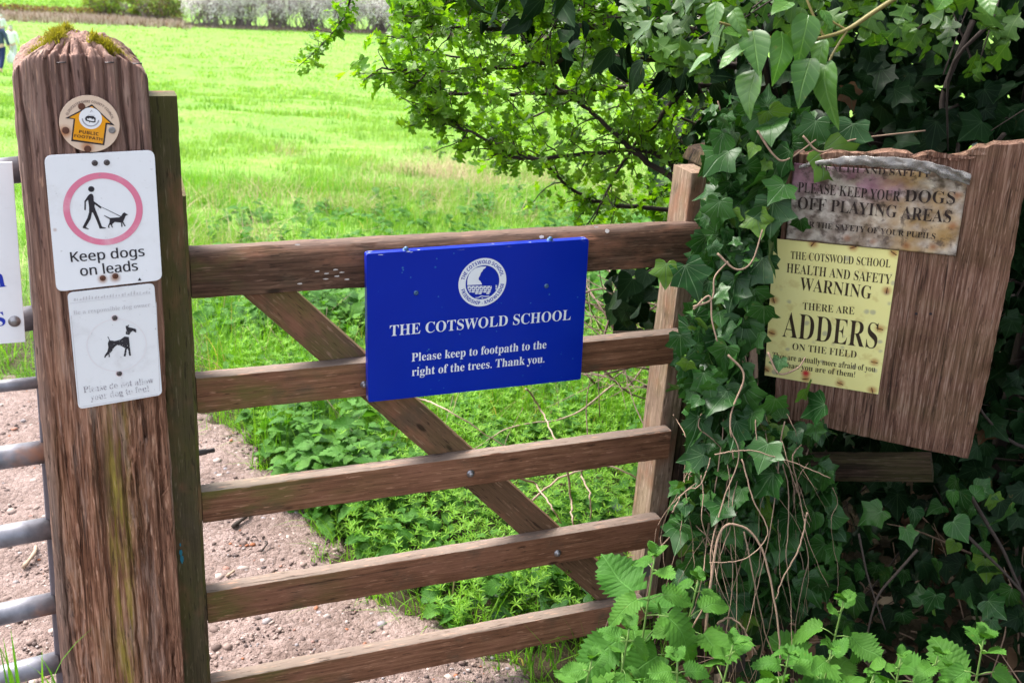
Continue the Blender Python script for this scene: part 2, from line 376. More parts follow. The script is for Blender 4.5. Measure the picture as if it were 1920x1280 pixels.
def ring_text(mb, c, r, body, style, a0, a1, h, z, inward=False, off=0.):
    """letters along an arc from angle a0 to a1 (radians); inward = feet of the letters outside"""
    W_ = [];
    for ch in body:
        if ch == ' ': W_.append((None, None, .28)); continue
        V, Fc = _text_raw(ch, style, off); W_.append((V, Fc, V[:, 0].max()-V[:, 0].min()+.13))
    tot = sum(w for *_x, w in W_); s = h/cap_h(style); acc = 0
    for V, Fc, w in W_:
        t = (acc+w/2)/tot; acc += w; a = a0+(a1-a0)*t
        if V is None: continue
        k = abs(a1-a0)*r/tot; x = (V[:, 0]-(V[:, 0].max()+V[:, 0].min())/2)*min(k, s*1.15); y = V[:, 1]*s
        er = np.array([math.cos(a), math.sin(a)]); et = np.array([math.sin(a), -math.cos(a)])
        if inward: er_, et_ = -er, -et
        else: er_, et_ = er, et
        P = np.array(c)+er*r+x[:, None]*et_+(y-h/2)[:, None]*er_
        mb.add(np.concatenate([P, np.full((len(P), 1), z)], 1), Fc)
def circle(c, r, n=40, a0=0): return [(c[0]+r*math.cos(a0+2*math.pi*k/n), c[1]+r*math.sin(a0+2*math.pi*k/n)) for k in range(n)]
def rounded(poly, r, n=5):                        # round the corners of a convex polygon
    out = []; m = len(poly)
    for i in range(m):
        p, q, s = map(np.array, (poly[i-1], poly[i], poly[(i+1) % m])); a = nrm(p-q); b = nrm(s-q)
        for k in range(n+1):
            t = k/n; out.append(tuple((1-t)**2*(q+a*r)+2*t*(1-t)*q+t*t*(q+b*r)))
    return out

# ------------------------------------------------------------------ the ground: falls away into a valley, then rises again
_ty = [-60, 2.6, 4, 8, 20, 45, 75, 113, 135, 165, 230, 420]; _tz = [0, 0, -.08, -.55, -2.25, -6.15, -9.4, -12.2, -12.6, -11, -2, 22]
_yy = np.linspace(-60, 420, 4801); _zz = np.interp(_yy, _ty, _tz)
for _k in range(3): _zz = np.convolve(np.pad(_zz, 9, mode='edge'), np.ones(19)/19, 'valid')
def ground(x, y):
    x = np.asarray(x, float); y = np.asarray(y, float)
    z = np.interp(y, _yy, _zz)+.012*np.clip(y-5, 0, 200)*0-.004*np.clip(x+20, -200, 60)*sstep(20, 90, y)*1.0
    z = z+(fbm(x*.35, y*.35, 3)-.5)*.22*sstep(4, 9, y)+(fbm(x*1.6, y*1.6, 5)-.5)*.08*sstep(3, 5, y)
    bank = sstep(.5, 1.6, x-.15*(y-2))*sstep(1.3, 2.3, y)*(1-sstep(4, 9, y))
    return z+bank*.28+(fbm(x*5, y*5, 9, 3)-.5)*.025
def on_ground(px, py):
    d = ray(px, py); t = np.full(d.shape[:-1], 3.)
    lo = np.full(d.shape[:-1], .5); hi = np.full(d.shape[:-1], 190.)
    prev = lo.copy(); hit = np.zeros(lo.shape, bool); res = hi.copy()
    for s in np.geomspace(.6, 190, 260):
        P = EYE+d*s; below = P[..., 2] < ground(P[..., 0], P[..., 1])
        new = below & ~hit; res = np.where(new, s, res); prev = np.where(~hit & ~below, s, prev); hit |= below
    for _k in range(25):
        md = (prev+res)/2; P = EYE+d*md[..., None]; bl = P[..., 2] < ground(P[..., 0], P[..., 1])
        res = np.where(bl, md, res); prev = np.where(bl, prev, md)
    return EYE+d*res[..., None]

def path_edge(y):                                # right-hand edge of the worn gravel path
    return np.interp(y, [0, 1.9, 2.15, 2.3, 2.6, 2.85, 3.15, 3.6, 4.2, 6], [.5, .12, .05, -.10, -.42, -.62, -.75, -1.15, -1.9, -3.2])
def path_mask(x, y):                             # 1 on the path, 0 in the grass, ragged edge
    w = (fbm(x*7, y*7, 21)-.5)*.34+(fbm(x*1.7, y*1.7, 22)-.5)*.25
    return sstep(-.07, .10, path_edge(y)-x+w)*(1-sstep(3.25, 3.75, y+.10*x+w*1.3))

def m_ground():
    t = NT('meadow soil'); v = t.coord()
    n = t.noise(v, .6, 6); n2 = t.noise(v, 9., 5)
    c = t.ramp(n, [(.35, (.125, .235, .038)), (.5, (.15, .27, .046)), (.68, (.18, .295, .058))])
    c = t.mix(t.band(n2, .35, .7), c, t.mix(1., c, (.62, .68, .5), 'MULTIPLY'))
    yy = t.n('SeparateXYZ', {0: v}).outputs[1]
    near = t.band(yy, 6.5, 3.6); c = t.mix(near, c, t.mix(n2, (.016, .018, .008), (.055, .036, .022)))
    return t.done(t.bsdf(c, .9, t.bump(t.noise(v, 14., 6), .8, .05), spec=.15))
rr = np.concatenate([[0], np.geomspace(.6, 420, 330)]); th = np.linspace(0, 2*math.pi, 300, endpoint=False)
Rg, Tg = np.meshgrid(rr, th, indexing='ij'); gx = Rg*np.sin(Tg); gy = Rg*np.cos(Tg)
V = np.stack([gx, gy, ground(gx, gy)], -1).reshape(-1, 3)
i, k = np.meshgrid(np.arange(len(rr)-1), np.arange(300), indexing='ij'); k2 = (k+1) % 300
Q = np.stack([i*300+k, (i+1)*300+k, (i+1)*300+k2, i*300+k2], -1).reshape(-1, 4)[:, ::-1]
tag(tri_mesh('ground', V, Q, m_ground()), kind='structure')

def m_gravel():
    t = NT('trodden gravel'); v = t.coord()
    vo = t.n('TexVoronoi', {'Vector': v, 'Scale': 75., 'Randomness': 1.}); vo2 = t.n('TexVoronoi', {'Vector': v, 'Scale': 190.})
    n = t.noise(v, 6., 5); f = t.noise(v, 160., 4)
    c = t.ramp(n, [(.3, (.10, .070, .06)), (.5, (.18, .132, .118)), (.7, (.25, .188, .172))])
    c = t.mix(.28, c, t.ramp(t.n('SeparateColor', {0: vo.outputs['Color']}).outputs[0], [(.0, (.10, .07, .06)), (.5, (.23, .165, .145)), (1., (.36, .285, .265))]))
    c = t.mix(t.math('MULTIPLY', f, .5), c, t.mix(1., c, (.6, .55, .52), 'MULTIPLY'))
    h = t.math('ADD', t.math('MULTIPLY', vo.outputs[0], -1.), t.math('MULTIPLY', vo2.outputs[0], -.5))
    return t.done(t.bsdf(c, .92, t.bump(t.math('ADD', h, f), .9, .006), spec=.15))
xs = np.arange(-3.4, .9, .018); ys = np.arange(.3, 4.4, .018); X, Y = np.meshgrid(xs, ys, indexing='ij')
M = path_mask(X, Y); Z = ground(X, Y)+.012-.035*sstep(.6, .25, M)+(fbm(X*14, Y*14, 31)-.5)*.016
idx = np.arange(X.size).reshape(X.shape); q = np.stack([idx[:-1, :-1], idx[1:, :-1], idx[1:, 1:], idx[:-1, 1:]], -1).reshape(-1, 4)
keep = M.ravel()[q].min(1) > .25
q = q[keep]; us = np.unique(q); mp = np.zeros(X.size, int); mp[us] = np.arange(len(us))
tag(tri_mesh('path', np.stack([X, Y, Z], -1).reshape(-1, 3)[us], mp[q], m_gravel()), kind='structure')

# ------------------------------------------------------------------ timber
W_RAIL = m_wood('weathered rail wood', ((.05, .021, .010), (.19, .082, .042), (.34, .17, .10)), 'X', green=.75, green_dir=('X', .45, -.02), sawn=.48, lit_top=(.225, .18, .15))
W_RAIL_TOP = m_wood('dark top rail wood', ((.026, .014, .008), (.085, .043, .025), (.18, .10, .065)), 'X', green=.55, green_dir=('X', .22, -.02), sawn=.35, lit_top=(.15, .10, .08))
W_STILE = m_wood('algae stained stile wood', ((.035, .026, .014), (.095, .064, .034), (.16, .11, .062)), 'Z', green=.8, sawn=.6)
W_STRIKE = m_wood('green algae post wood', ((.03, .026, .013), (.07, .055, .027), (.12, .095, .05)), 'Z', green=.85, moss_col=(.070, .066, .018), sawn=.6)
W_PALE = m_wood('bleached hinge stile wood', ((.10, .062, .042), (.25, .170, .122), (.36, .26, .195)), 'Z', green=.25, sawn=.35)
W_BROWN = m_wood('brown hinge post wood', ((.012, .007, .005), (.038, .022, .014), (.075, .045, .03)), 'Z', green=.2)
W_BROWNX = m_wood('old fence rail wood', ((.012, .007, .005), (.034, .019, .013), (.07, .042, .03)), 'X', green=.2)
W_BRACE = m_wood('brace wood', ((.042, .023, .012), (.14, .076, .040), (.24, .14, .085)), 'X', green=.7, green_dir=('X', .8, .1), sawn=.8)
W_BOARD = m_wood('rough brown board', ((.055, .026, .018), (.150, .074, .050), (.25, .145, .105)), 'Y', green=.10, pale=.35, scale=1.1)
STEEL = m_plain('dull steel', (.30, .29, .30), .45, .85, var=.3, vscale=200)
RUST = m_plain('rusted steel', (.13, .055, .035), .8, .3, var=.4, vscale=300, bumpd=.001)
DARKSTEEL = m_plain('dark nail steel', (.10, .085, .085), .55, .7, var=.3, vscale=200)

def plank(name, mat, parent, axis, x0, x1, sec, rows=70, amp=.0016, seed=1, ends=None):
    """a sawn piece: the closed section (counter-clockwise list of a, b) swept along the local axis, edges worn uneven"""
    S = np.asarray(sec, float); m = len(S); ts = np.linspace(0, 1, rows); L = x1-x0
    c = S.mean(0); P = np.zeros((rows, m, 3)); pos = x0+ts*L
    for j in range(m):
        dn = nrm(S[j]-c)
        d = (fbm(pos*9, np.full(rows, j*3.7+seed*11), seed, 4)-.5)*2*amp+(vn(pos*60, np.full(rows, j*5.1+seed), seed+4)-.5)*amp*.9
        P[:, j, 0] = pos; P[:, j, 1] = S[j, 0]+dn[0]*d; P[:, j, 2] = S[j, 1]+dn[1]*d
    if ends is not None: P[:, :, 0] = x0+(ts[:, None]*(L+ends(S)[None]))
    if axis == 'Z': P = P[..., [1, 2, 0]]
    i, k = np.meshgrid(np.arange(rows-1), np.arange(m), indexing='ij'); k2 = (k+1) % m
    Q = np.stack([i*m+k, i*m+k2, (i+1)*m+k2, (i+1)*m+k], -1).reshape(-1, 4)
    mb = MB(); mb.add(P.reshape(-1, 3), [tuple(f) for f in Q]+[tuple(range(m))[::-1], tuple((rows-1)*m+j for j in range(m))])
    o = mb.build(name, mat, parent, smooth=True)
    for p in o.data.polygons:
        if len(p.vertices) > 4: p.use_smooth = False
    md = o.modifiers.new('edge', 'EDGE_SPLIT'); md.split_angle = RAD(38)
    return o
def rect(a0, a1, b0, b1, r=.0035, n=3):
    return rounded([(a0, b0), (a1, b0), (a1, b1), (a0, b1)], r, 2)
def rect_d(a0, a1, b0, b1, r=.0035):             # the same with points along the faces, so the faces can wear
    p = rect(a0, a1, b0, b1, r); out = []
    for i in range(len(p)):
        q = p[(i+1) % len(p)]; out.append(p[i]); d = math.dist(p[i], q)
        if d > .03: out += [tuple(np.array(p[i])+(np.array(q)-np.array(p[i]))*f) for f in (.33, .66)]
    return out

GATE = Frame(G0, GU, -GN, UP)
gate = thing('field_gate', 'low wooden gate with five rails and a diagonal brace carrying the blue sign', 'gate', GATE)
# local frame: X along the gate, Y away from the camera, Z up
rz = [(.767, .840), (.527, .598), (.288, .365), (.064, .139)]; rx = [1.043, 1.045, 1.047, 1.03]
for n_, ((z0, z1), xe) in enumerate(zip(rz, rx)):
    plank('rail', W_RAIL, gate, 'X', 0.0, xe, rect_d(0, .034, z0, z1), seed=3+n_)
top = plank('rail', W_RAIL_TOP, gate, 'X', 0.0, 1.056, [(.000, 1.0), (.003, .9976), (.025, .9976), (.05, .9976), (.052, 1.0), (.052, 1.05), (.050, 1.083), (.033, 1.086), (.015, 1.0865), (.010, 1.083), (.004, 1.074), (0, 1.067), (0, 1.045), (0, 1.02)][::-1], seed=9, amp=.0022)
top['label'] = 'darker top rail with a chamfered upper edge'
def stile(name, mat, u0, u1, y0, y1, z0, z1, seed, cap=0.): return plank(name, mat, gate, 'Z', z0, z1, rect_d(u0, u1, y0, y1), seed=seed, ends=(lambda S: -cap*((S[:, 1]-y0)/(y1-y0))) if cap else None)
# closing stile, its weathered top cut to a slope
stile('stile', W_STILE, -.075, -.001, -.003, .072, .03, 1.19, 21, cap=-.02)
hs = stile('stile', W_PALE, 1.034, 1.084, .0345, .115, .05, 1.19, 23); hs['label'] = 'bleached pale hinge stile'
# diagonal brace behind the rails
b0 = np.array([.120, 1.012]); b1 = np.array([.985, .118]); L = np.linalg.norm(b1-b0)
br = plank('brace', W_BRACE, gate, 'X', 0, L, rect_d(.0355, .064, -.036, .036), seed=31)
br.rotation_euler = (0, math.atan2(-(b1-b0)[1], (b1-b0)[0]), 0); br.location = (b0[0], 0, b0[1])
def bolt(parent, u, z, r=.0095, y=0., mat=None, name='bolt'):
    mb = MB(); mb.lathe([(r*1.45, 0), (r*1.45, .0018), (r, .0025), (r*.97, .006), (r*.6, .0085), (r*.1, .009)], 0, 0, 16)
    o = mb.build(name, mat or STEEL, parent, smooth=True); o.rotation_euler = (RAD(90), 0, 0); o.location = (u, y-.0005, z); return o
for px, py in ((882, 887), (1045, 1036)):
    u, z = gate_uz(px, py); bolt(gate, u, z, .006)
u, z = gate_uz(682, 720); bolt(gate, u, z, .005)
u, z = gate_uz(387, 846, -.05)
mb = MB(); mb.lathe([(.006, -.045), (.006, 0), (.0045, .001), (.0045, .016)], 0, 0, 10)
o = mb.build('latch_bolt', DARKSTEEL, gate, smooth=True); o.rotation_euler = (0, RAD(90), RAD(8)); o.location = (u, .05, z)
# lower hinge clamp at the foot of the stile
mb = MB(); mb.box(.985, 1.06, .02, .034, .19, .225); mb.build('hinge', STEEL, gate, bevel=.003); mb = MB(); mb.box(.99, 1.085, .117, .122, .19, .225); mb.build('hinge', STEEL, gate, bevel=.003)
# worn pale flecks on the top rail (bird lime and bare wood)
rg = np.random.default_rng(5); FLECK = m_plain('bird lime', (.55, .50, .47), .8)
for px, py in [(1140, 434), (1017, 445), (1122, 428), (595, 508), (612, 512), (628, 505), (640, 510), (632, 517), (610, 522), (650, 523), (562, 531), (560, 461)]:
    u, z = gate_uz(px, py); w, h = ((.007, .005) if px > 1000 and px != 1122 else (.007, .0018)); mb = MB()
    mb.flat([(u+w*math.cos(a)*rg.uniform(.5, 1), z+h*math.sin(a)*rg.uniform(.5, 1)) for a in np.linspace(0, 6.28, 9)[:-1]], .0)
    mb.v = [(x, -.0022+max(0, (y-1.067))*.5, y) for x, y, _z in mb.v]; mb.build('lime_fleck', FLECK, gate)

# strike post bolted to the back of the big post, and the hinge post under the ivy
sp = thing('strike_post', 'tall narrow post green with algae between the big oak post and the gate', 'post', GATE)
plank('timber', W_STRIKE, sp, 'Z', -.05, 1.372, rect_d(-.060, -.0125, -.055, -.0045), seed=41, rows=110, amp=.002)
bl = MB()
for px, py, s in ((339, 1035, .006), (341, 1047, .007), (338, 1020, .003)):
    u, z = gate_uz(px, py, .0565); bl.flat([(u+s*.5*math.cos(a), z+s*math.sin(a)*(1.3+.3*math.sin(3*a))) for a in np.linspace(0, 6.28, 9)[:-1]], 0)
bl.v = [(x, -.0575, y) for x, y, _z in bl.v]; bl.build('paint_splash', m_plain('turquoise paint', (.01, .16, .22), .5), sp)
hp = thing('hinge_post', 'dark timber gate post half buried in ivy at the hinge end of the gate', 'post', GATE)
plank('timber', W_BROWN, hp, 'Z', -.05, 1.19, rect_d(1.092, 1.20, .045, .15), seed=43, rows=80, amp=.003)
mb = MB(); mb.add([(1.082, .035, 1.192), (1.215, .035, 1.192), (1.215, .165, 1.192), (1.082, .165, 1.192), (1.09, .045, 1.222), (1.205, .045, 1.242), (1.205, .155, 1.242), (1.09, .155, 1.222)], [(0, 3, 2, 1), (4, 5, 6, 7), (0, 1, 5, 4), (1, 2, 6, 5), (2, 3, 7, 6), (3, 0, 4, 7)])
mb.build('cap', W_BROWN, hp, bevel=.004)

# ------------------------------------------------------------------ the big oak post
def post_streak(t, c, raw):
    sx = t.n('SeparateXYZ', {0: raw}); x = sx.outputs[0]; z = sx.outputs[2]
    nz = t.noise(t.coord((9, 9, 5)), 1., 4); n2 = t.noise(t.coord((70, 70, 6)), 1., 5, .65)
    # greyer and pinker towards the exposed top, redder where the wood has split away low down
    c = t.mix(t.math('MULTIPLY', t.band(z, .75, 1.35), .75), c, t.mix(n2, (.050, .025, .022), (.34, .215, .185)))
    ctr = t.math('SUBTRACT', t.math('ADD', x, t.math('MULTIPLY', t.math('SUBTRACT', nz, .5), .03)), t.math('MULTIPLY', t.math('SUBTRACT', z, .6), .028))
    w = t.band(t.math('ABSOLUTE', t.math('ADD', ctr, -.003)), .026, .006)
    lich = t.math('MULTIPLY', w, t.math('MULTIPLY', t.band(z, .98, .78), t.math('MULTIPLY', t.band(n2, .38, .60), t.band(nz, .30, .50))))
    c = t.mix(t.math('MULTIPLY', lich, .85), c, (.27, .215, .035))
    red = t.math('MULTIPLY', t.band(t.math('ADD', x, t.math('MULTIPLY', nz, .03)), .045, .075), t.band(z, 1.0, .8))
    c = t.mix(t.math('MULTIPLY', red, .75), c, t.ramp(n2, [(.3, (.055, .024, .014)), (.5, (.24, .115, .07)), (.72, (.46, .28, .19))]))
    big = t.noise(t.coord((24, 24, 3.2), loc=(2, 5, 1)), 1., 5, .65); c = t.mix(t.math('MULTIPLY', t.band(big, .55, .68), .55), c, t.mix(n2, (.024, .013, .010), (.085, .045, .033)))
    big2 = t.noise(t.coord((30, 30, 4), loc=(7, 1, 3)), 1., 5, .65); c = t.mix(t.math('MULTIPLY', t.band(big2, .54, .68), .6), c, t.mix(n2, (.20, .12, .09), (.46, .34, .28)))
    pale = t.math('MULTIPLY', t.band(t.math('ADD', x, t.math('MULTIPLY', nz, .03)), -.068, -.083), .5)
    c = t.mix(pale, c, t.mix(n2, (.10, .06, .05), (.42, .31, .26)))
    return c
W_POST = m_wood('old split oak', ((.040, .015, .008), (.205, .090, .050), (.40, .215, .14)), 'Z', green=.12, pale=.3, streak=post_streak)
PF = Frame(G0+GU*(-.160)+GN*.052, GU, -GN, UP)
post = thing('gate_post', 'massive old oak gate post with a split mossy top and three signs', 'post', PF)
mS = 620; rows = 330
def post_loop(w, d, r=.016):
    base = np.array(rounded([(-w/2, -d/2), (w/2, -d/2), (w/2, d/2), (-w/2, d/2)], r, 6)); q = np.concatenate([base, base[:1]])
    s = np.concatenate([[0], np.cumsum(np.linalg.norm(np.diff(q, axis=0), axis=1))])
    return q, s
q0, s0 = post_loop(.195, .195)
# more points on the front and right faces
tt = np.linspace(0, 1, mS, endpoint=False)
sx = np.interp(tt, np.linspace(0, 1, 3), [0, s0[-1]*.30, s0[-1]])
lx = np.interp(sx, s0, q0[:, 0]); ly = np.interp(sx, s0, q0[:, 1])
nx = np.gradient(ly); ny = -np.gradient(lx)
ln = np.hypot(np.roll(lx, -1)-np.roll(lx, 1), np.roll(ly, -1)-np.roll(ly, 1)); nx = (np.roll(ly, -1)-np.roll(ly, 1))/ln; ny = -(np.roll(lx, -1)-np.roll(lx, 1))/ln
zr = np.concatenate([np.linspace(-.1, .28, 30, endpoint=False), np.linspace(.28, 1.450, rows)])
Zp, Sp = np.meshgrid(zr, sx, indexing='ij'); LX = np.broadcast_to(lx, Zp.shape); LY = np.broadcast_to(ly, Zp.shape)
frontness = sstep(-.080, -.093, LY)
xf = LX+.0975                                      # metres from the left edge of the front face
CR_ = [(.018, .008, .0035, 1.10, 3), (.052, .011, .003, .95, 5), (.066, .007, .002, 1.25, 6), (.088, .011, .003, 1.20, 7), (.112, .016, .004, 1.16, 8), (.133, .006, .002, 1.28, 9), (.156, .013, .003, 1.02, 10), (.175, .006, .002, 1.22, 11), (.035, .006, .003, .55, 12), (.098, .005, .0015, .35, 13), (.141, .007, .002, .45, 14), (.047, .008, .002, .5, 15), (.081, .010, .0022, .5, 16), (.118, .009, .002, .6, 17), (.165, .010, .0025, .6, 18), (.022, .009, .0025, .6, 19)]
def cracks(Z, S, X, front):
    d = np.zeros(Z.shape)
    for x0, dep, wd, zb, sd in CR_:
        xc = x0+(vn(Z*7, np.full(Z.shape, sd*3.1), sd)-.5)*.012+(vn(Z*33, np.full(Z.shape, sd*1.1), sd+1)-.5)*.004
        ww = wd*(.55+.9*vn(Z*16, np.full(Z.shape, sd), sd+2)); on = sstep(zb-.05, zb+.16, Z) if zb > .9 else sstep(.9, .7, Z)*sstep(.2, .4, Z)
        d += dep*on*np.exp(-((X-xc)/ww)**2)*front
    return d
D = cracks(Zp, Sp, xf, frontness)
for kk in range(14):                               # splits round the other faces
    s_ = .21+.52*((kk*.618) % 1); D += .007*np.exp(-((Sp-s_-(vn(Zp*6, np.full(Zp.shape, kk*2.), kk)-.5)*.012)/.0028)**2)*sstep(.5+.3*math.sin(kk*3), 1.0, Zp)
g_f = fbm(Sp*260, Zp*7, 51, 3); g_c = fbm(Sp*60, Zp*3.2, 52, 4)
D += (1-g_f)*.0048+(1-g_c)*(.009-.0078*sstep(.9, 1.2, Zp))-.006+.0039*sstep(.9, 1.2, Zp)
rot = frontness*sstep(.112, .15, xf+(fbm(Zp*5, Sp*0+2, 61)-.5)*.05)*sstep(1.0, .86, Zp)
rot = np.maximum(rot, sstep(.17, .2, xf)*sstep(1.0, .86, Zp)*sstep(0, -.09, LY))
rg_ = np.abs(2*fbm(Sp*75, Zp*9, 62, 4)-1)
D += rot*(.004+.030*sstep(.05, .6, rg_)*fbm(Sp*30, Zp*5, 63, 2)+.005*vn(Sp*500, Zp*28, 64))
lf = frontness*sstep(.045, .02, xf+(fbm(Zp*9, Sp*0+5, 65)-.5)*.03)*sstep(.66, .5, Zp)
D += lf*(.004+.014*fbm(Sp*60, Zp*16, 66, 3))
edge = sstep(.03, .0, np.abs(xf)); D += edge*(1-fbm(Zp*14, Sp*20, 67, 3))*.006
wid = 1+(1.43-Zp)*.115; shift = -(1.43-Zp)*.008
PX = (LX-nx*D)*wid+shift; PY = LY-ny*D
rnd_top = sstep(1.44, 1.45, Zp)**2; PX = PX*(1-.015*rnd_top); PY = PY*(1-.015*rnd_top)
fall = .024*(np.abs(LX)/.0975)**5+.005*np.abs(LX+.02)/.0975
Zp = Zp-fall*sstep(1.25, 1.45, Zp)+(fbm(Sp*70, Sp*0+3, 68, 3)-.5)*.010*sstep(1.40, 1.45, Zp)*frontness
side = [np.stack([PX, PY, Zp], -1)]
# weathered pyramid top
cx_, cy_ = -.004, -.015
for kk in range(1, 30):
    t = kk/30; bx, by = PX[-1], PY[-1]
    x = bx*(1-t)+cx_*t; y = by*(1-t)+cy_*t
    fl = frontness[-1]
    dd = cracks(np.full((1, mS), 1.44), Sp[-1:], xf[-1:], frontness[-1:])[0]
    z = Zp[-1]*(1-t)+1.452*t+.026*(1-(1-t)**2.0)*(1-.2*t)-dd*.9*(1-sstep(.12, .55, t))+(fbm(x*45, y*45, 71)-.5)*.022*sstep(0, .2, t)+(fbm(x*130, y*130, 72)-.5)*.009
    side.append(np.stack([x, y, z], -1)[None])
V = np.concatenate(side).reshape(-1, 3); nr = len(V)//mS
V = np.concatenate([V, [[cx_, cy_, 1.476]]])
i, k = np.meshgrid(np.arange(nr-1), np.arange(mS), indexing='ij'); k2 = (k+1) % mS
Q = np.stack([i*mS+k, i*mS+k2, (i+1)*mS+k2, (i+1)*mS+k], -1).reshape(-1, 4)
T = np.concatenate([Q[:, [0, 1, 2]], Q[:, [0, 2, 3]], np.stack([(nr-1)*mS+np.arange(mS), (nr-1)*mS+(np.arange(mS)+1) % mS, np.full(mS, nr*mS)], -1)])
tri_mesh('timber', V, T, W_POST, post, smooth=True)
POST_FRONT = .0975
# moss cushions on the top
MOSS = m_leaf('moss', (.20, .17, .015), (.34, .27, .03), trans=.25, rough=.8, spec=.2)
rg = np.random.default_rng(8)
topv = V[(len(zr))*mS:nr*mS]
for (px, py, rx_, nn) in ((-.036, -.050, .020, 1500), (-.026, -.005, .020, 900), (.050, -.062, .022, 1600)):
    cl = np.array([px, py])+rg.normal(0, 1, (14, 2))*np.array([rx_*.55, rx_*.35])
    p2 = cl[rg.integers(0, 14, nn)]+rg.normal(0, .0042, (nn, 2))
    j = np.argmin(((topv[None, :, :2]-p2[:, None])**2).sum(-1), 1); p = np.concatenate([p2, topv[j, 2:3]-.001], 1)
    ok_ = np.linalg.norm(topv[j, :2]-p2, axis=1) < .004; p = p[ok_]; nn = len(p)
    tri_mesh('moss', *blades(p, rg.uniform(.006, .016, nn)*(.4+1.1*vn(p[:, 0]*140, p[:, 1]*140, 5)), .0024, rg, lean=.8, segs=2)[:2], MOSS, post)
# old staples in the wood
for px, py in ((115, 118), (205, 118), (258, 120)):
    x, z = gate_uz(px, py, .15)-np.array([-.160, 0]); mb = MB(); mb.v = []
    Vt, Tt = tubes([(np.array([(x-.006, -.094, z), (x-.006, -.0995, z), (x+.006, -.0995, z+.001), (x+.006, -.094, z+.001)]), .0011)], 5)
    tri_mesh('staple', Vt, Tt, DARKSTEEL, post)

# ------------------------------------------------------------------ signs
def m_sign(name, col, dirt=(.45, .40, .36), amount=.25, rough=.35, spots=(), spot_col=(.33, .12, .03), scratch=True, coat=.0):
    """painted or printed plate with grime, scratches and rust stains at given local places (x, y, radius)"""
    t = NT(name); v = t.coord(); n = t.noise(v, 14., 6, .65); f = t.noise(v, 130., 4, .6)
    c = t.mix(t.math('MULTIPLY', t.band(n, .50, .75), amount), col, dirt)
    c = t.mix(t.math('MULTIPLY', t.band(f, .66, .74), amount*1.3), c, tuple(x*.55 for x in dirt))
    if scratch:
        s = t.noise(t.coord((40, 300, 40), rot=(0, 0, .6)), 1., 2); c = t.mix(t.math('MULTIPLY', t.band(s, .72, .76), amount), c, tuple(x*.7 for x in dirt))
    for x, y, r in spots:
        d = t.n('VectorMath', {0: v, 1: (x, y, 0)}, operation='DISTANCE').outputs['Value']
        c = t.mix(t.math('MULTIPLY', t.band(t.math('ADD', d, t.math('MULTIPLY', t.math('SUBTRACT', n, .5), r)), r*1.3, r*.2), .85), c, spot_col)
    return t.done(t.bsdf(c, rough, t.bump(f, .15, .0006), spec=.5, coat=coat))
INK = m_plain('black ink', (.018, .015, .022), .55, var=.3)
def poly_loc(fr, pts, off=0., sc=1., ox=0., oy=0.): return [tuple(fr.loc(ox+x/sc, oy+y/sc, off)) for x, y in pts]
def prim(fr, pts, sc=1., ox=0., oy=0.):
    p = poly_loc(fr, pts, 0., sc, ox, oy); return p
def screw(parent, fr, px, py, r, z, mat, name='screw', flat=False):
    x, y = fr.loc(px, py); mb = MB()
    mb.lathe([(r*1.25, z-.001), (r*1.2, z+.0008), (r, z+.0016), (r*.8, z+.0026), (r*.35, z+.0030), (r*.3, z+.0022)] if not flat else [(r, z-.001), (r, z+.0006), (r*.8, z+.0012)], x, y, 14)
    return mb.build(name, mat, parent, smooth=not flat)

NPF = .1545
SF = Frame(G0+GN*NPF, GU, UP, GN)
# --- keep dogs on leads
def sub_frame(fr, px, py): o = fr.loc(px, py); return Frame(fr.o+fr.X*o[0]+fr.Y*o[1], fr.X, fr.Y, fr.Z)
F1 = sub_frame(SF, 195, 415)
t1 = thing('dog_sign', 'white plate on the oak post reading Keep dogs on leads inside a pink ring', 'sign', F1)
pl = rounded(prim(F1, [(106, 546), (304, 524), (289, 281), (82.5, 291)]), .012)
sp1 = [tuple(F1.loc(px, py))+(r,) for px, py, r in ((192.5, 522, .008), (216, 519, .009), (103, 430, .004))]
mb = MB(); mb.prism(pl, 0, .003); mb.build('plate', m_sign('white enamel', (.80, .81, .84), amount=.22, spots=sp1), t1, bevel=.0006)
RING = m_sign('faded pink paint', (.72, .20, .31), dirt=(.80, .50, .58), amount=.75)
c0 = F1.loc(110+670/8, 310+650/8); ro = np.linalg.norm(F1.loc(110+1258/8, 310+640/8)-c0); ro2 = np.linalg.norm(F1.loc(110+670/8, 310+100/8)-c0); ro = (ro+ro2)/2
mb = MB(); mb.flat(circle(c0, ro, 72), .0036, [circle(c0, ro*.835, 72)]); mb.build('ring', RING, t1)
mb = MB(); Z2 = .0037
ck = lambda px, py, r: circle(F1.loc(110+px/8, 310+py/8), r, 24)
rh = np.linalg.norm(F1.loc(110+488/8, 310+348/8)-F1.loc(110+535/8, 310+348/8)); mb.flat(ck(488, 348, rh), Z2)
MAN = [(455, 430), (485, 415), (512, 430), (522, 470), (525, 530), (560, 555), (640, 615), (635, 635), (620, 635), (540, 575), (535, 610), (560, 680), (600, 780), (640, 890), (650, 912), (705, 925), (705, 935), (612, 940), (605, 915), (560, 800), (510, 695), (497, 700), (480, 790), (440, 860), (405, 915), (452, 945), (445, 952), (360, 930), (362, 910), (430, 780), (455, 690), (455, 620), (440, 510), (430, 515), (407, 540), (405, 655), (395, 668), (383, 655), (385, 530), (430, 460)]
DOG = [(677, 738), (690, 742), (770, 780), (910, 770), (940, 745), (960, 710), (985, 697), (1003, 710), (1040, 733), (1005, 745), (985, 790), (965, 835), (1005, 905), (985, 905), (960, 860), (950, 850), (955, 905), (960, 912), (935, 912), (935, 850), (840, 840), (805, 870), (800, 890), (815, 925), (795, 920), (780, 880), (760, 890), (755, 910), (765, 928), (738, 925), (740, 895), (760, 850), (765, 800), (680, 748)]
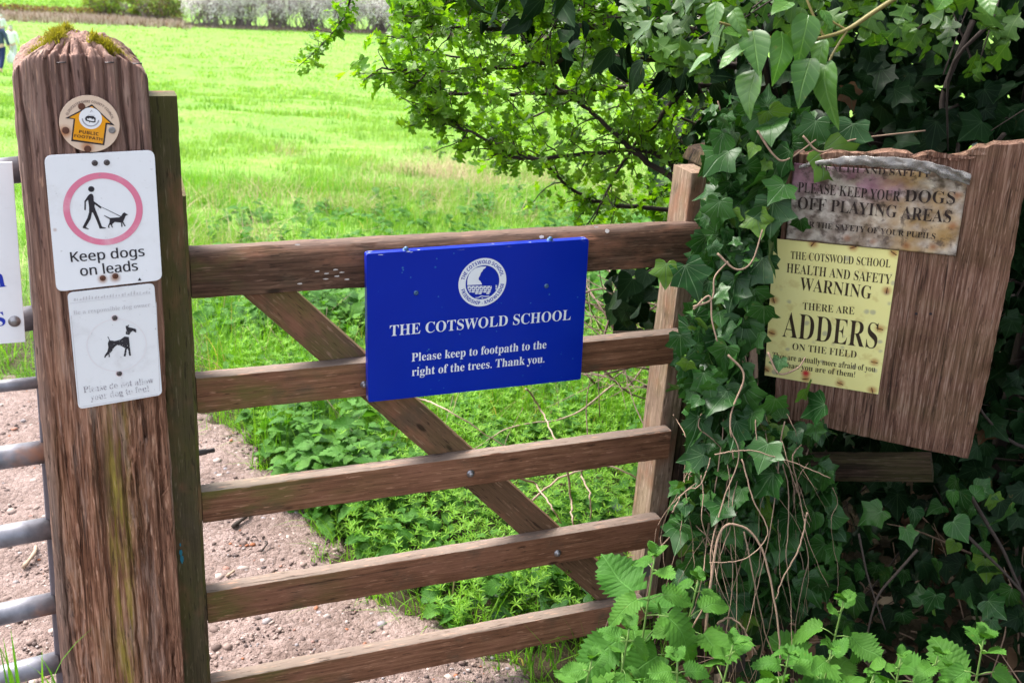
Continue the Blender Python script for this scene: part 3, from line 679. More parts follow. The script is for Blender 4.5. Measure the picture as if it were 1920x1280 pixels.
mb.flat(prim(F1, MAN, 8, 110, 310), Z2); mb.flat(prim(F1, DOG, 8, 110, 310), Z2); mb.flat(prim(F1, [(640, 612), (645, 622), (925, 762), (930, 752)], 8, 110, 310), Z2+.0001)
mb.build('pictogram', INK, t1)
letter(t1, F1, INK, 'sans', Z2, (('Keep dogs', (133, 490), (270.5, 478.5), 18.5, 0), ('on leads', (151, 516), (258, 505.5), 18.5, 0)), fat=.9)
mb = MB(); mb.flat(prim(F1, [(258, 525), (265, 524.5), (261.5, 519)]), Z2); mb.build('maker_mark', INK, t1)
for px, py, m in ((177.5, 305, DARKSTEEL), (200, 304, DARKSTEEL), (192.5, 520, RUST), (216, 516, RUST)): screw(t1, F1, px, py, .0038, .003, m)

# --- faded dog sign below
F2 = sub_frame(SF, 215, 648)
t2 = thing('dog_sign', 'smaller faded white plate below it on the post with a spotted black dog', 'sign', F2)
sp2 = [tuple(F2.loc(px, py))+(r,) for px, py, r in ((215, 595, .006), (223.5, 699, .006))]
mb = MB(); mb.prism(rounded(prim(F2, [(147, 766), (304, 739), (289, 530), (126, 548)]), .009), 0, .0022)
mb.build('plate', m_sign('weathered white enamel', (.74, .75, .77), dirt=(.46, .44, .44), amount=.42, spots=sp2, spot_col=(.55, .03, .06)), t2, bevel=.0005)
SPECK = m_sign('flaking black paint', (.02, .018, .022), dirt=(.72, .72, .74), amount=.0, scratch=False)
t = NT('flaked ink'); n = t.noise(t.coord(), 420., 3); SPECK = t.done(t.bsdf(t.mix(t.band(n, .63, .67), (.02, .018, .024), (.62, .62, .64)), .6))
t = NT('washed out ink'); n = t.noise(t.coord(), 330., 3); n2 = t.noise(t.coord(), 60., 3); FADED = t.done(t.bsdf(t.mix(t.band(t.math('ADD', n, t.math('MULTIPLY', n2, .7)), .74, .95), (.30, .28, .31), (.70, .71, .73)), .6))
FADED2 = m_plain('ghost of ink', (.56, .55, .57), .6, var=.25, vscale=300)
D2B = [(415, 535), (425, 538), (440, 572), (490, 578), (540, 565), (580, 535), (622, 540), (632, 640), (636, 670), (642, 718), (625, 720), (612, 650), (600, 660), (598, 690), (590, 725), (572, 725), (585, 650), (560, 630), (510, 615), (480, 640), (455, 680), (435, 700), (440, 730), (428, 733), (428, 705), (400, 725), (398, 738), (385, 738), (390, 715), (415, 680), (425, 640), (420, 600), (432, 570)]
D2H = [(590, 435), (600, 432), (625, 422), (615, 445), (660, 455), (695, 465), (690, 480), (695, 490), (685, 497), (660, 480), (640, 495), (625, 520), (590, 512), (597, 470)]
mb = MB(); mb.flat(prim(F2, D2B, 5.12, 120, 525), .0028); mb.flat(prim(F2, D2H, 5.12, 120, 525), .0028); mb.build('pictogram', SPECK, t2)
mb = MB(); cc = F2.loc(219, 646); rr_ = np.linalg.norm(F2.loc(162, 650)-cc); mb.flat(circle(cc, rr_, 60), .0027, [circle(cc, rr_*.965, 60)]); mb.build('ring', m_plain('ghost of red ring', (.73, .70, .715), .6), t2)
letter(t2, F2, FADED, 'serif', .0028, (('Please do not allow', (157, 735), (288, 716.5), 12, 0), ('your dog to foul', (170, 749.5), (280, 732), 12, 0)))
letter(t2, F2, FADED2, 'serif', .0028, (('Be a responsible dog owner', (138, 589), (282, 573.5), 8, 0),))
mb = MB()
rg = np.random.default_rng(4)
for k in range(26):
    px = 138+k*5.6; py = 563.5-(px-138)*.105; w = rg.uniform(2, 4.5); h = rg.uniform(3, 8)
    mb.flat(prim(F2, [(px, py), (px+w, py-.4), (px+w-.5, py-h), (px+.4, py-h*rg.uniform(.4, 1))]), .0028)
mb.flat(prim(F2, [(131, 568), (284, 549.5), (284, 549), (131, 567.3)]), .0028)
for a, b, c_, d_ in (((133, 590), (148, 757), (149, 757), (134, 590)), ((292, 565), (299, 732), (300, 732), (293, 565)), ((150, 762), (296, 738), (296, 737), (150, 761))): mb.flat(prim(F2, [a, b, c_, d_]), .0028)
mb.build('faint_print', FADED2, t2)
for px, py in ((215, 595), (223.5, 699)): screw(t2, F2, px, py, .0036, .0022, DARKSTEEL)

# --- footpath waymark disc
F3 = sub_frame(SF, 168, 232)
t3 = thing('waymark_disc', 'round cream footpath disc with an orange arrow nailed near the post top', 'sign', F3)
q = lambda pts: prim(F3, pts, 10.667, 100, 170)
R3 = (np.linalg.norm(F3.loc(100+1330/10.667, 232))+np.linalg.norm(F3.loc(168, 170+100/10.667)))/2
st = [tuple(F3.loc(100+x/10.667, 170+y/10.667))+(r,) for x, y, r in ((225, 820, .011), (690, 1110, .012))]
mb = MB(); mb.prism(circle((0, 0), R3, 64), 0, .0035); mb.build('disc', m_sign('cream plastic', (.70, .53, .40), amount=.15, spots=st, spot_col=(.42, .13, .025), scratch=False), t3, bevel=.0006)
mb = MB(); mb.flat(q([(235, 545), (770, 265), (1225, 690), (1070, 665), (1015, 1085), (355, 1000), (405, 560)]), .0040); mb.build('arrow_outline', INK, t3)
mb = MB(); mb.flat(q([(318, 530), (770, 302), (1138, 640), (1043, 632), (985, 1050), (390, 965), (436, 550)]), .0043); mb.build('arrow', m_sign('orange vinyl', (.80, .33, .004), amount=.1, scratch=False), t3)
ce = F3.loc(100+742/10.667, 170+545/10.667); re_ = np.linalg.norm(F3.loc(100+970/10.667, 170+545/10.667)-ce)
mb = MB(); mb.flat(circle(ce, re_, 40), .0046); mb.build('roundel', m_plain('white vinyl', (.80, .80, .82), .5, var=.03), t3)
mb = MB(); mb.flat(q([(630, 545), (650, 510), (690, 490), (800, 500), (845, 540), (840, 620), (800, 628), (740, 612), (722, 632), (710, 608), (645, 590)]), .0049, [q([(668, 548), (690, 540), (700, 556), (720, 535), (760, 545), (775, 565), (800, 548), (820, 570), (815, 605), (720, 590), (672, 572)])])
for x in range(690, 830, 24): mb.flat(q([(x, 462+(x-690)*.2), (x+14, 464+(x-690)*.2), (x+12, 470+(x-690)*.2), (x, 468+(x-690)*.2)]), .0049)
mb.build('crest', INK, t3)
GREY = m_plain('grey print', (.36, .34, .38), .6, var=.3)
mb = MB()
for k in range(26):
    a = math.pi*(1.02+k/27*.96); x, y = ce+re_*.72*np.array([math.cos(a), math.sin(a)]); s = .0009
    mb.flat([(x-s, y-s), (x+s, y-s*.7), (x+s, y+s), (x-s*.6, y+s)], .0049)
mb.flat(q([(730, 425), (760, 372), (800, 430), (790, 420), (762, 395), (742, 425)]), .0049); mb.build('fine_print', GREY, t3)
mb = MB(); ring_text(mb, (0, 0), R3*.80, 'GLOUCESTERSHIRE COUNTY COUNCIL', 'sansb', RAD(156), RAD(12), R3*.085, .0041); mb.build('ring_lettering', m_plain('worn brown print', (.23, .16, .14), .6, var=.4), t3)
letter(t3, F3, m_plain('dark brown print', (.06, .022, .01), .6), 'sansb', .0047, (('PUBLIC', (100+510/10.667, 170+838/10.667), (100+900/10.667, 170+890/10.667), 6, 0), ('FOOTPATH', (100+415/10.667, 170+915/10.667), (100+975/10.667, 170+992/10.667), 5.4, 0)))
for x, y, m in ((565, 310, RUST), (245, 785, RUST), (1170, 780, STEEL), (685, 1155, RUST)): screw(t3, F3, 100+x/10.667, 170+y/10.667, .0052, .0042, m, 'nail', flat=True)

# --- the blue school sign
F4 = sub_frame(Frame(G0+GN*.010, GU, UP, GN), 894, 600)
t4 = thing('school_sign', 'blue enamel board screwed to the gate rails with white school lettering', 'sign', F4)
F4f = Frame(F4.o+F4.Z*.016, F4.X, F4.Y, F4.Z)
t4f = lambda pts, sc=1., ox=0, oy=0: poly_loc(F4f, pts, 0., sc, ox, oy)
BLUE = m_sign('blue gloss paint', (.003, .012, .33), dirt=(.01, .03, .28), amount=.3, rough=.28, scratch=False, coat=.3)
t = NT('blue gloss paint'); v = t.coord(); n = t.noise(v, 8., 4); f = t.noise(v, 95., 3, .5)
c = t.mix(n, (.0004, .013, .30), (.0006, .020, .36)); c = t.mix(t.math('MULTIPLY', t.band(f, .735, .76), .7), c, (.02, .16, .42))
for px, py, r in ((755, 502, .0022), (756, 506, .0018), (754, 511, .0014), (770, 520, .0015), (822, 556, .0016), (1030, 552, .0018), (1083, 557, .0017), (862, 626, .0015), (931, 621, .0013), (804, 655, .0018), (801, 658, .0013), (863, 678, .0014), (995, 568, .0015), (1014, 686, .0013), (819, 485, .0015), (851, 475, .0014), (1074, 672, .0014), (832, 727, .0012), (787, 684, .0016)):
    lx_, ly_ = F4f.loc(px, py); d = t.n('VectorMath', {0: v, 1: (lx_, ly_, .016)}, operation='DISTANCE').outputs['Value']; c = t.mix(t.math('MULTIPLY', t.band(d, r*1.2, r*.5), .75), c, (.05, .20, .42))
sy_ = t.n('SeparateXYZ', {0: v}).outputs[1]; sxx = t.n('SeparateXYZ', {0: v}).outputs[0]      # broken whitish patches along the top edge
ta = F4f.loc(687, 476); tb = F4f.loc(1104, 448); ed = t.math('SUBTRACT', t.math('ADD', t.math('MULTIPLY', t.math('SUBTRACT', sxx, ta[0]), (tb[1]-ta[1])/(tb[0]-ta[0])), ta[1]), sy_)
wn_ = t.noise(t.coord((30, 160, 60)), 1., 4, .6); c = t.mix(t.math('MULTIPLY', t.band(wn_, .60, .66), t.band(ed, .0055, .0035)), c, (.62, .66, .74))
BLUE = t.done(t.bsdf(c, .3, t.bump(t.noise(v, 40., 3), .12, .001), spec=.3, coat=.12, extra={'Coat Roughness': .12}))
pl = rounded(t4f([(690.5, 754), (1089, 711), (1104, 448), (687, 476)]), .005)
mb = MB(); mb.prism(pl, 0, .016); o = mb.build('board', BLUE, t4)
b = o.modifiers.new('bevel', 'BEVEL'); b.width = .0035; b.segments = 3; b.limit_method = 'ANGLE'; b.angle_limit = RAD(60)
VINYL = m_plain('white vinyl lettering', (.72, .74, .78), .45, var=.06); VBLUE = m_plain('blue vinyl', (.004, .018, .33), .4, var=.1)
ZB = .0166; q = lambda pts: t4f(pts, 11.636, 850, 475)
ce = F4f.loc(904.6, 529.2); r_o = (np.linalg.norm(F4f.loc(949.4, 528)-ce)+np.linalg.norm(F4f.loc(904.6, 484.4)-ce))/2
mb = MB(); mb.flat(circle(ce, r_o, 64), ZB, [circle(ce, r_o*.705, 64)]); mb.build('emblem_ring', VINYL, t4)
mb = MB(); mb.flat(q([(300, 690), (305, 570), (335, 470), (390, 385), (480, 320), (600, 288), (715, 283), (690, 325), (650, 345), (635, 385), (600, 420), (580, 480), (550, 530), (550, 575), (590, 605), (625, 675), (560, 680)]), ZB)
for r_, (y, x0, x1, o_) in enumerate(((722, 300, 840, 0), (757, 305, 835, 40), (797, 320, 825, 10), (836, 345, 828, 45), (872, 470, 815, 20))):
    x = x0-o_
    while x < x1:
        a = max(x+5, x0); e = min(x+80, x1)
        if e-a > 18 and not (r_ == 4 and 560 < a < 640): mb.flat(q([(a+6, y-14), (e-6, y-16), (e, y), (e-6, y+14), (a+6, y+15), (a, y)]), ZB)
        x += 86
mb.flat(q([(470, 958), (540, 952), (610, 918), (690, 928), (785, 918), (770, 940), (690, 946), (615, 938), (545, 968), (490, 970)]), ZB); mb.flat(q([(605, 972), (630, 962), (652, 972), (630, 982)]), ZB)
for y in (700, 735, 775): mb.flat(q([(918, y-12), (950, y-10), (955, y+12), (920, y+14)]), ZB)
mb.build('emblem', VINYL, t4)
mb = MB(); ring_text(mb, ce, r_o*.85, 'THE COTSWOLD SCHOOL', 'sansb', RAD(169), RAD(15), r_o*.145, ZB+.0003); ring_text(mb, ce, r_o*.85, 'FRIENDSHIP - KNOWLEDGE', 'sansb', RAD(195), RAD(354), r_o*.145, ZB+.0003, inward=True); mb.build('emblem_lettering', VBLUE, t4)
letter(t4, F4f, VINYL, 'serif', .0006, (('THE COTSWOLD SCHOOL', (730.5, 630), (1069.5, 599), 20, -.003), ('Please keep to footpath to the', (771.5, 677.5), (1024, 652.5), 15.5, 0), ('right of the trees. Thank you.', (772, 704.5), (1020.5, 679), 15.5, 0)), up=.016)
BS = m_plain('blue painted screw', (.05, .11, .22), .35, .3, var=.4, vscale=300)
for px, py in ((780, 549), (1024.5, 536)): screw(t4, F4f, px, py, .0042, .016, BS)
for px, py in ((763, 470), (1034, 451)):
    x, y = F4f.loc(px, py); mb = MB(); mb.lathe([(.0062, -.004), (.0062, .002), (.0045, .0022), (.0042, .007), (.002, .009)], 0, 0, 12); o = mb.build('screw', BS, t4, smooth=True); o.location = (x, y-.002, .008); o.rotation_euler = (RAD(-60), 0, 0)

# --- board with the two notices
def rotm(a, b, c):
    ca, sa = math.cos(a), math.sin(a); cb, sb = math.cos(b), math.sin(b); cc_, sc_ = math.cos(c), math.sin(c)
    return np.array([[ca, -sa, 0], [sa, ca, 0], [0, 0, 1]])@np.array([[1, 0, 0], [0, cb, -sb], [0, sb, cb]])@np.array([[cc_, 0, sc_], [0, 1, 0], [-sc_, 0, cc_]])
RM = rotm(RAD(-19.39), RAD(12.55), RAD(-2.98)); BO = EYE+1.08*(np.array([.56701, 1.87624, 1.03903])-EYE)
BF = Frame(BO, RM[:, 0], RM[:, 2], -RM[:, 1])
nb = thing('notice_board', 'rough brown timber board leaning out of the ivy with a broken top edge', 'board', BF)
bp = BF_poly = poly_loc(BF, [(1452, 780), (1548, 801), (1640, 823), (1730, 842), (1815, 859), (1846, 740), (1880, 580), (1910, 420), (1936, 268), (1880, 272), (1832, 277), (1812, 290), (1778, 297), (1745, 289), (1712, 297), (1668, 285), (1620, 293), (1560, 286), (1470, 292)])
rg = np.random.default_rng(12); jag = []
for i in range(len(bp)):
    a = np.array(bp[i]); b_ = np.array(bp[(i+1) % len(bp)]); L = np.linalg.norm(b_-a); n = max(2, int(L/.012)); nv = np.array([-(b_-a)[1], (b_-a)[0]])/L
    for k in range(n): jag.append(tuple(a+(b_-a)*k/n+nv*rg.normal(0, .0018 if 8 < i < 18 else .0007)*(k > 0)))
mb = MB(); mb.prism(jag, -.019, 0); mb.build('panel', W_BOARD, nb, bevel=.0012)
mb = MB(); q = BF.loc(1712, 587)
for px, py in ((1718, 588), (1745, 588)):
    x, y = BF.loc(px, py); mb.lathe([(.0028, .0006), (.0008, .0009)], x, y, 10)
mb.build('screw_hole', INK, nb)
for k in range(16):                                # splinters along the broken top
    px = 1560+k*19+rg.uniform(-8, 8); x, y = BF.loc(px, 291+rg.uniform(-6, 10)); mb = MB(); L = rg.uniform(.02, .05); h = rg.uniform(.004, .009); z = rg.uniform(.0005, .006)
    if k == 0: sp_mb = MB()
    sp_mb.add([(x-L/2, y, z-.004), (x-L/4, y-h/2, z), (x+L/4, y-h*.4, z+.001), (x+L/2, y+h*.3, z-.003), (x+L/6, y+h/2, z), (x-L/5, y+h*.7, z-.001)], [(0, 1, 5), (1, 4, 5), (1, 2, 4), (2, 3, 4)])
sp_mb.build('splinters', W_BOARD, nb)
# yellow adder notice
FY = sub_frame(Frame(BF.o+BF.Z*.0006, BF.X, BF.Y, BF.Z), 1560, 590)
ty = thing('warning_notice', 'yellow laminated notice warning of adders, stapled to the brown board', 'notice', FY)
t = NT('yellow laminate'); v = t.coord(); n = t.noise(v, 11., 5); n2 = t.noise(v, 30., 5)
c = t.mix(n, (.84, .76, .27), (.92, .87, .42)); c = t.mix(t.math('MULTIPLY', t.band(n2, .54, .68), .35), c, (.52, .36, .10))
vo = t.n('TexVoronoi', {'Vector': v, 'Scale': 46., 'Randomness': 1.}); sd = t.math('ADD', vo.outputs[0], t.math('MULTIPLY', t.math('SUBTRACT', n2, .5), .5))
pick = t.math('GREATER_THAN', t.n('SeparateColor', {0: vo.outputs['Color']}).outputs[1], .68)
c = t.mix(t.math('MULTIPLY', t.math('MULTIPLY', t.band(sd, .32, .10), pick), .55), c, (.28, .27, .26))
STAP = [(268, 503), (460, 520), (655, 547), (622, 727), (80, 773), (588, 910), (562, 1070), (232, 1150), (398, 1172), (552, 1205), (45, 1105), (70, 930)]
for x, y in STAP:
    lx_, ly_ = FY.loc(1420+x/2.56, 260+y/2.56); d = t.n('VectorMath', {0: v, 1: (lx_, ly_, 0)}, operation='DISTANCE').outputs['Value']
    c = t.mix(t.math('MULTIPLY', t.band(t.math('ADD', d, t.math('MULTIPLY', n2, .006)), .017, .003), .8), c, (.42, .12, .02))
lx_, ly_ = FY.loc(1511, 699); d = t.n('VectorMath', {0: v, 1: (lx_, ly_, 0)}, operation='DISTANCE').outputs['Value']
c = t.mix(t.band(d, .013, .002), c, (.55, .03, .04))
YEL = t.done(t.bsdf(c, .38, t.bump(t.noise(v, 22., 3), .35, .003), spec=.45))
mb = MB(); mb.prism(prim(FY, [(1433.7, 703), (1646.6, 738.5), (1685.6, 469.8), (1451, 447)]), 0, .0009); mb.build('sheet', YEL, ty)
BRN = m_plain('brown print', (.045, .028, .018), .5, var=.3)
Y = lambda x, y: (1420+x/2.56, 260+y/2.56)
for body, a, b_, cap, off in (('THE COTSWOLD SCHOOL', (160, 575), (638, 617), 14.5, -.007), ('HEALTH AND SAFETY', (140, 640), (642, 697), 17.5, -.007), ('WARNING', (203, 724), (545, 768), 24, -.007), ('THERE ARE', (218, 818), (465, 842), 13.5, -.007), ('ADDERS', (120, 948), (572, 1007), 47, -.008), ('ON THE FIELD', (168, 1010), (475, 1050), 12.5, -.007), ('They are actually more afraid of you', (72, 1050), (565, 1118), 11, -.002), ('than you are of them!', (130, 1095), (468, 1143), 10.5, -.002)):
    letter(ty, FY, BRN, 'serif', .0014, ((body, Y(*a), Y(*b_), cap, off),))

rg = np.random.default_rng(3)
for x, y in STAP:
    x, y = FY.loc(*Y(x, y)); a = rg.uniform(-.7, .7)+(math.pi/2 if rg.random() < .3 else 0); c_, s_ = math.cos(a)*.006, math.sin(a)*.006
    Vt, Tt = tubes([(np.array([(x-c_, y-s_, -.001), (x-c_, y-s_, .0022), (x+c_, y+s_, .0022), (x+c_, y+s_, -.001)]), .0008)], 5); tri_mesh('staple', Vt, Tt, RUST, ty)
# stained dog notice above it
FD = sub_frame(Frame(BF.o+BF.Z*.003, BF.X, BF.Y, BF.Z), 1640, 388)
td = thing('warning_notice', 'stained wrinkled laminated notice about dogs with purple blotches above the yellow one', 'notice', FD)
def wr(x, y):
    return .0042*(fbm(x*22+4, y*30, 81, 3)-.5)+.0018*(fbm(x*90, y*70, 82, 2)-.5)+.004*np.exp(-((np.asarray(y)+.075)/.018)**2)*vn(np.asarray(x)*60, np.asarray(y)*8, 83)
TL, TR, BR, BL = [FD.loc(*p) for p in ((1489, 306), (1817, 322), (1792, 479), (1474, 446))]
nu, nv_ = 90, 56; U_, V_ = np.meshgrid(np.linspace(0, 1, nu), np.linspace(0, 1, nv_), indexing='ij')
P = (TL*(1-U_)[..., None]+TR*U_[..., None])*(1-V_)[..., None]+(BL*(1-U_)[..., None]+BR*U_[..., None])*V_[..., None]
Zs = .001+wr(P[..., 0], P[..., 1])+.008*sstep(.25, 0, V_)*sstep(0, .3, U_)
idx = np.arange(nu*nv_).reshape(nu, nv_); Q = np.stack([idx[:-1, :-1], idx[:-1, 1:], idx[1:, 1:], idx[1:, :-1]], -1).reshape(-1, 4)
t = NT('stained laminate'); v = t.coord(); n = t.noise(v, 26., 6, .6); n2 = t.noise(t.coord(loc=(5, 2, 1)), 16., 5); n3 = t.noise(t.coord(loc=(1, 7, 3)), 9., 4); n4 = t.noise(t.coord(loc=(2, 2, 9)), 44., 6, .65)
c = t.ramp(n, [(.33, (.09, .065, .05)), (.44, (.27, .215, .18)), (.56, (.46, .40, .35)), (.70, (.72, .66, .56))])
sy = t.n('SeparateXYZ', {0: v}).outputs[1]; sx_ = t.n('SeparateXYZ', {0: v}).outputs[0]
pur = t.math('MULTIPLY', t.band(n2, .36, .52), t.math('MULTIPLY', t.band(sy, -.01, .04), t.band(sx_, .075, .02))); c = t.mix(t.math('MULTIPLY', pur, .7), c, (.26, .10, .17))
och = t.math('MULTIPLY', t.band(n3, .40, .56), t.band(sx_, -.06, .09)); c = t.mix(t.math('MULTIPLY', och, .75), c, (.42, .25, .08))
dk = t.band(n4, .51, .64); c = t.mix(t.math('MULTIPLY', dk, .75), c, (.06, .04, .035))
for x, y in ((1465, 690), (1360, 640), (1210, 800), (1000, 790), (740, 760), (530, 730), (1400, 400)):
    lx_, ly_ = FD.loc(1460+x/4.174, 270+y/4.174); d = t.n('VectorMath', {0: v, 1: (lx_, ly_, 0)}, operation='DISTANCE').outputs['Value']
    c = t.mix(t.math('MULTIPLY', t.band(t.math('ADD', d, t.math('MULTIPLY', n4, .008)), .016, .004), .75), c, (.25, .075, .02))
LAM = t.done(t.bsdf(c, .28, t.bump(t.noise(v, 60., 4), .3, .003), spec=.5))
o = tri_mesh('sheet', np.concatenate([P, Zs[..., None]], -1).reshape(-1, 3), Q, LAM, td); md = o.modifiers.new('thick', 'SOLIDIFY'); md.thickness = .0007
X8 = lambda x, y: (1460+x/4.174, 270+y/4.174)
t = NT('smudged print'); n = t.noise(t.coord(), 55., 4); SMUDGE = t.done(t.bsdf(t.mix(t.band(n, .56, .72), (.025, .016, .016), (.16, .12, .11)), .45))
for body, a, b_, cap, off in (('PLEASE KEEP YOUR', (150, 370), (948, 445), 19, -.006), ('DOGS', (985, 445), (1378, 466), 23, -.006), ('OFF PLAYING AREAS', (150, 500), (1345, 612), 22, -.006), ('FOR THE SAFETY OF YOUR PUPILS', (155, 635), (1225, 738), 10.5, -.004), ('HEALTH AND SAFETY', (300, 188), (1190, 245), 12, -.006)):
    letter(td, FD, SMUDGE, 'serif', .0034, ((body, X8(*a), X8(*b_), cap, off),), dz=lambda x, y: wr(x, y)+.008*sstep(.25, 0, (TL[1]-y)/(TL[1]-BL[1]))*.9)
# clear plastic edge, curled over along the top
t = NT('grey cloudy plastic'); n = t.noise(t.coord(), 45., 5)
PLA = t.done(t.bsdf(t.mix(n, (.10, .085, .075), (.42, .40, .38)), .12, t.bump(t.noise(t.coord(), 90., 4), .6, .004), spec=.7, extra={'Alpha': .62}))
pa = np.array([FD.loc(*p) for p in ((1500, 306), (1560, 293), (1640, 289), (1720, 296), (1780, 309), (1822, 322))]); pa = spline(pa, 80)
rows_ = []
for k in range(12):
    t_ = k/11; x = pa[:, 0]; y = pa[:, 1]-.022*t_*(.35+.65*sstep(0, .5, np.linspace(0, 1, 80)))
    rows_.append(np.stack([x, y, .009+.003*math.sin(math.pi*t_)+.012*(fbm(x*75+y*40, y*90, 91, 3)-.5)], -1))
R_ = np.stack(rows_, 1); idx = np.arange(80*12).reshape(80, 12); Q = np.stack([idx[:-1, :-1], idx[:-1, 1:], idx[1:, 1:], idx[1:, :-1]], -1).reshape(-1, 4)
o = tri_mesh('plastic_edge', R_.reshape(-1, 3), Q, PLA, td); md = o.modifiers.new('thick', 'SOLIDIFY'); md.thickness = .0006
# rail and post of an old fence that carry the board
FR = Frame(BF.o-BF.Z*.075, BF.X, BF.Y, BF.Z)
fr_ = thing('fence_rail', 'dark split fence rail in the ivy below the notice board', 'fence', FR)
a = FR.loc(1425, 872); b_ = FR.loc(1748, 874); L = np.linalg.norm(b_-a)
o = plank('rail', W_BROWNX, fr_, 'X', 0, L, rect_d(-.012, .018, -.030, .030), seed=77); o.rotation_euler = (RAD(90), 0, 0)
o.matrix_local = Matrix.Translation((a[0], a[1], 0)) @ Matrix.Rotation(math.atan2(*(b_-a)[::-1]), 4, 'Z') @ Matrix.Rotation(RAD(90), 4, 'X')
a = FR.loc(1490, 700); o = plank('post', W_BROWN, fr_, 'Z', -1.15, .22, rect_d(-.04, .04, -.04, .04), seed=78); o.matrix_local = Matrix.Translation((a[0], a[1], -.022-.035)) @ Matrix.Rotation(RAD(-90), 4, 'X')

# ------------------------------------------------------------------ galvanised gate beyond the big post
GALV = NT('galvanised steel'); v = GALV.coord(); n = GALV.noise(v, 30., 5); n2 = GALV.noise(v, 7., 4)
c = GALV.ramp(n, [(.35, (.13, .13, .15)), (.6, (.22, .22, .25))]); c = GALV.mix(GALV.band(n2, .60, .74), c, (.40, .22, .15))
GALV = GALV.done(GALV.bsdf(c, .5, metal=.45, spec=.5))
mg = thing('metal_gate', 'galvanised tubular steel field gate hung left of the oak post', 'gate', GATE)
NM = .07
def gl(px, py): q = gate_uz(px, py, NM); return np.array([q[0], -NM, q[1]])
e = gate_uz(38, 275, NM); eb = gate_uz(104, 1250, NM)
for s in (0,):
    u0, u1 = e[0], eb[0]; mb = MB(); w = .05; zt = e[1]; zb = .06
    ub = u0+(u1-u0)*(zt-zb)/(zt-eb[1])
    mb.add([(ub, -NM-.004, zb), (ub+w, -NM-.004, zb), (ub+w, -NM+.03, zb), (ub, -NM+.03, zb), (u0, -NM-.004, zt), (u0+w, -NM-.004, zt), (u0+w, -NM+.03, zt), (u0, -NM+.03, zt)], [(0, 3, 2, 1), (4, 5, 6, 7), (0, 1, 5, 4), (1, 2, 6, 5), (2, 3, 7, 6), (3, 0, 4, 7)])
    mb.build('end_stile', m_plain('darkened zinc', (.17, .16, .19), .5, .4, var=.2), mg, bevel=.003)
for (a, b_, r) in (((0, 322), (36, 318), .021), ((0, 605), (60, 596), .021), ((0, 724), (66, 717), .0105), ((0, 858), (70, 848), .0205), ((0, 1006), (82, 991), .0205), ((0, 1151), (92, 1131), .0205), ((0, 1268), (100, 1242), .0205)):
    A = gl(*a); B = gl(*b_); d = (A-B)/np.linalg.norm(A-B); pts = [B-d*.012+d*x for x in np.linspace(0, 1.75, 30)]
    Vt, Tt = tubes([(pts, r)], 20); o = tri_mesh('rail', Vt, Tt, GALV, mg)
mb = MB(); A = gl(0, 322); mb.box(A[0]-1.62, A[0]-1.58, -NM-.02, -NM+.02, .06, A[2]+.03); mb.build('end_stile', GALV, mg, bevel=.003)
FW = Frame(G0+GN*(NM+.027), GU, UP, GN); F5 = sub_frame(FW, 0, 480)
tw = thing('white_sign', 'white sign with blue serif letters fixed to the galvanised gate', 'sign', F5)
a = F5.loc(23, 304); b_ = F5.loc(48, 641)
mb = MB(); mb.prism([(b_[0]-.42, b_[1]), (b_[0], b_[1]), (a[0], a[1]), (a[0]-.42, a[1])], -.003, 0); mb.build('plate', m_sign('white sign face', (.80, .81, .84), amount=.12), tw, bevel=.0006)
letter(tw, F5, m_plain('blue print', (.008, .03, .38), .5, var=.05), 'serif', .0006, (('n', (-19, 541), (12, 537), 38, -.006), ('s', (-10, 612), (11.5, 609), 38, -.006)))
x, y = F5.loc(27, 602); mb = MB(); mb.lathe([(.0095, 0), (.0095, .0012), (.006, .0016), (.0058, .005), (.003, .006)], x, y, 18); mb.build('screw', STEEL, tw, smooth=True)

# ------------------------------------------------------------------ leaf materials
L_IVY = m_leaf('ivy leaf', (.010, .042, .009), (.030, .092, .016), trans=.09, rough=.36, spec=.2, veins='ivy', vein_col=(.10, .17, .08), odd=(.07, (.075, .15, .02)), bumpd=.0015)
L_IVYD = m_leaf('shaded ivy leaf', (.003, .012, .004), (.009, .027, .008), trans=.05, rough=.42, spec=.07, veins='ivy', vein_col=(.03, .06, .025), odd=(.01, (.06, .03, .014)))  # darker copy of the ivy leaf; hedge shade is put into its colour
L_OVATE = m_leaf('mature ivy leaf', (.035, .10, .015), (.075, .17, .03), trans=.28, rough=.33, spec=.4, veins=(.9, 5.), vein_col=(.14, .26, .06), bumpd=.001)
L_HAW = m_leaf('hawthorn leaf', (.075, .19, .012), (.15, .29, .022), trans=.5, rough=.42, spec=.4, veins=(1.0, 5.), vein_col=(.14, .25, .05), tcol=(2.0, 2.0, .35))
L_HAW2 = m_leaf('shaded hawthorn leaf', (.022, .066, .009), (.048, .115, .014), trans=.28, rough=.45, spec=.3, veins=(1.0, 5.), vein_col=(.12, .2, .05), tcol=(1.8, 1.9, .4))  # hawthorn leaf with lowered colours, the shade of the corner painted in
L_NET = m_leaf('nettle leaf', (.040, .130, .016), (.078, .195, .028), trans=.27, rough=.6, spec=.14, veins=(.85, 9.), vein_col=(.12, .27, .07), bumpd=.0013, tcol=(1.6, 1.8, .5))
L_CLEAV = m_leaf('cleavers leaf', (.10, .26, .018), (.21, .39, .042), trans=.38, rough=.55, spec=.18, tcol=(1.6, 1.8, .5))
L_GRASS = m_leaf('grass blade', (.075, .22, .014), (.18, .35, .03), trans=.38, rough=.55, spec=.2, tcol=(1.5, 1.6, .5), odd=(.04, (.38, .30, .16)))
L_MEADOW = m_leaf('meadow grass', (.140, .265, .040), (.245, .37, .085), trans=.40, rough=.55, spec=.2, tcol=(1.35, 1.5, .6), odd=(.02, (.42, .38, .17)))
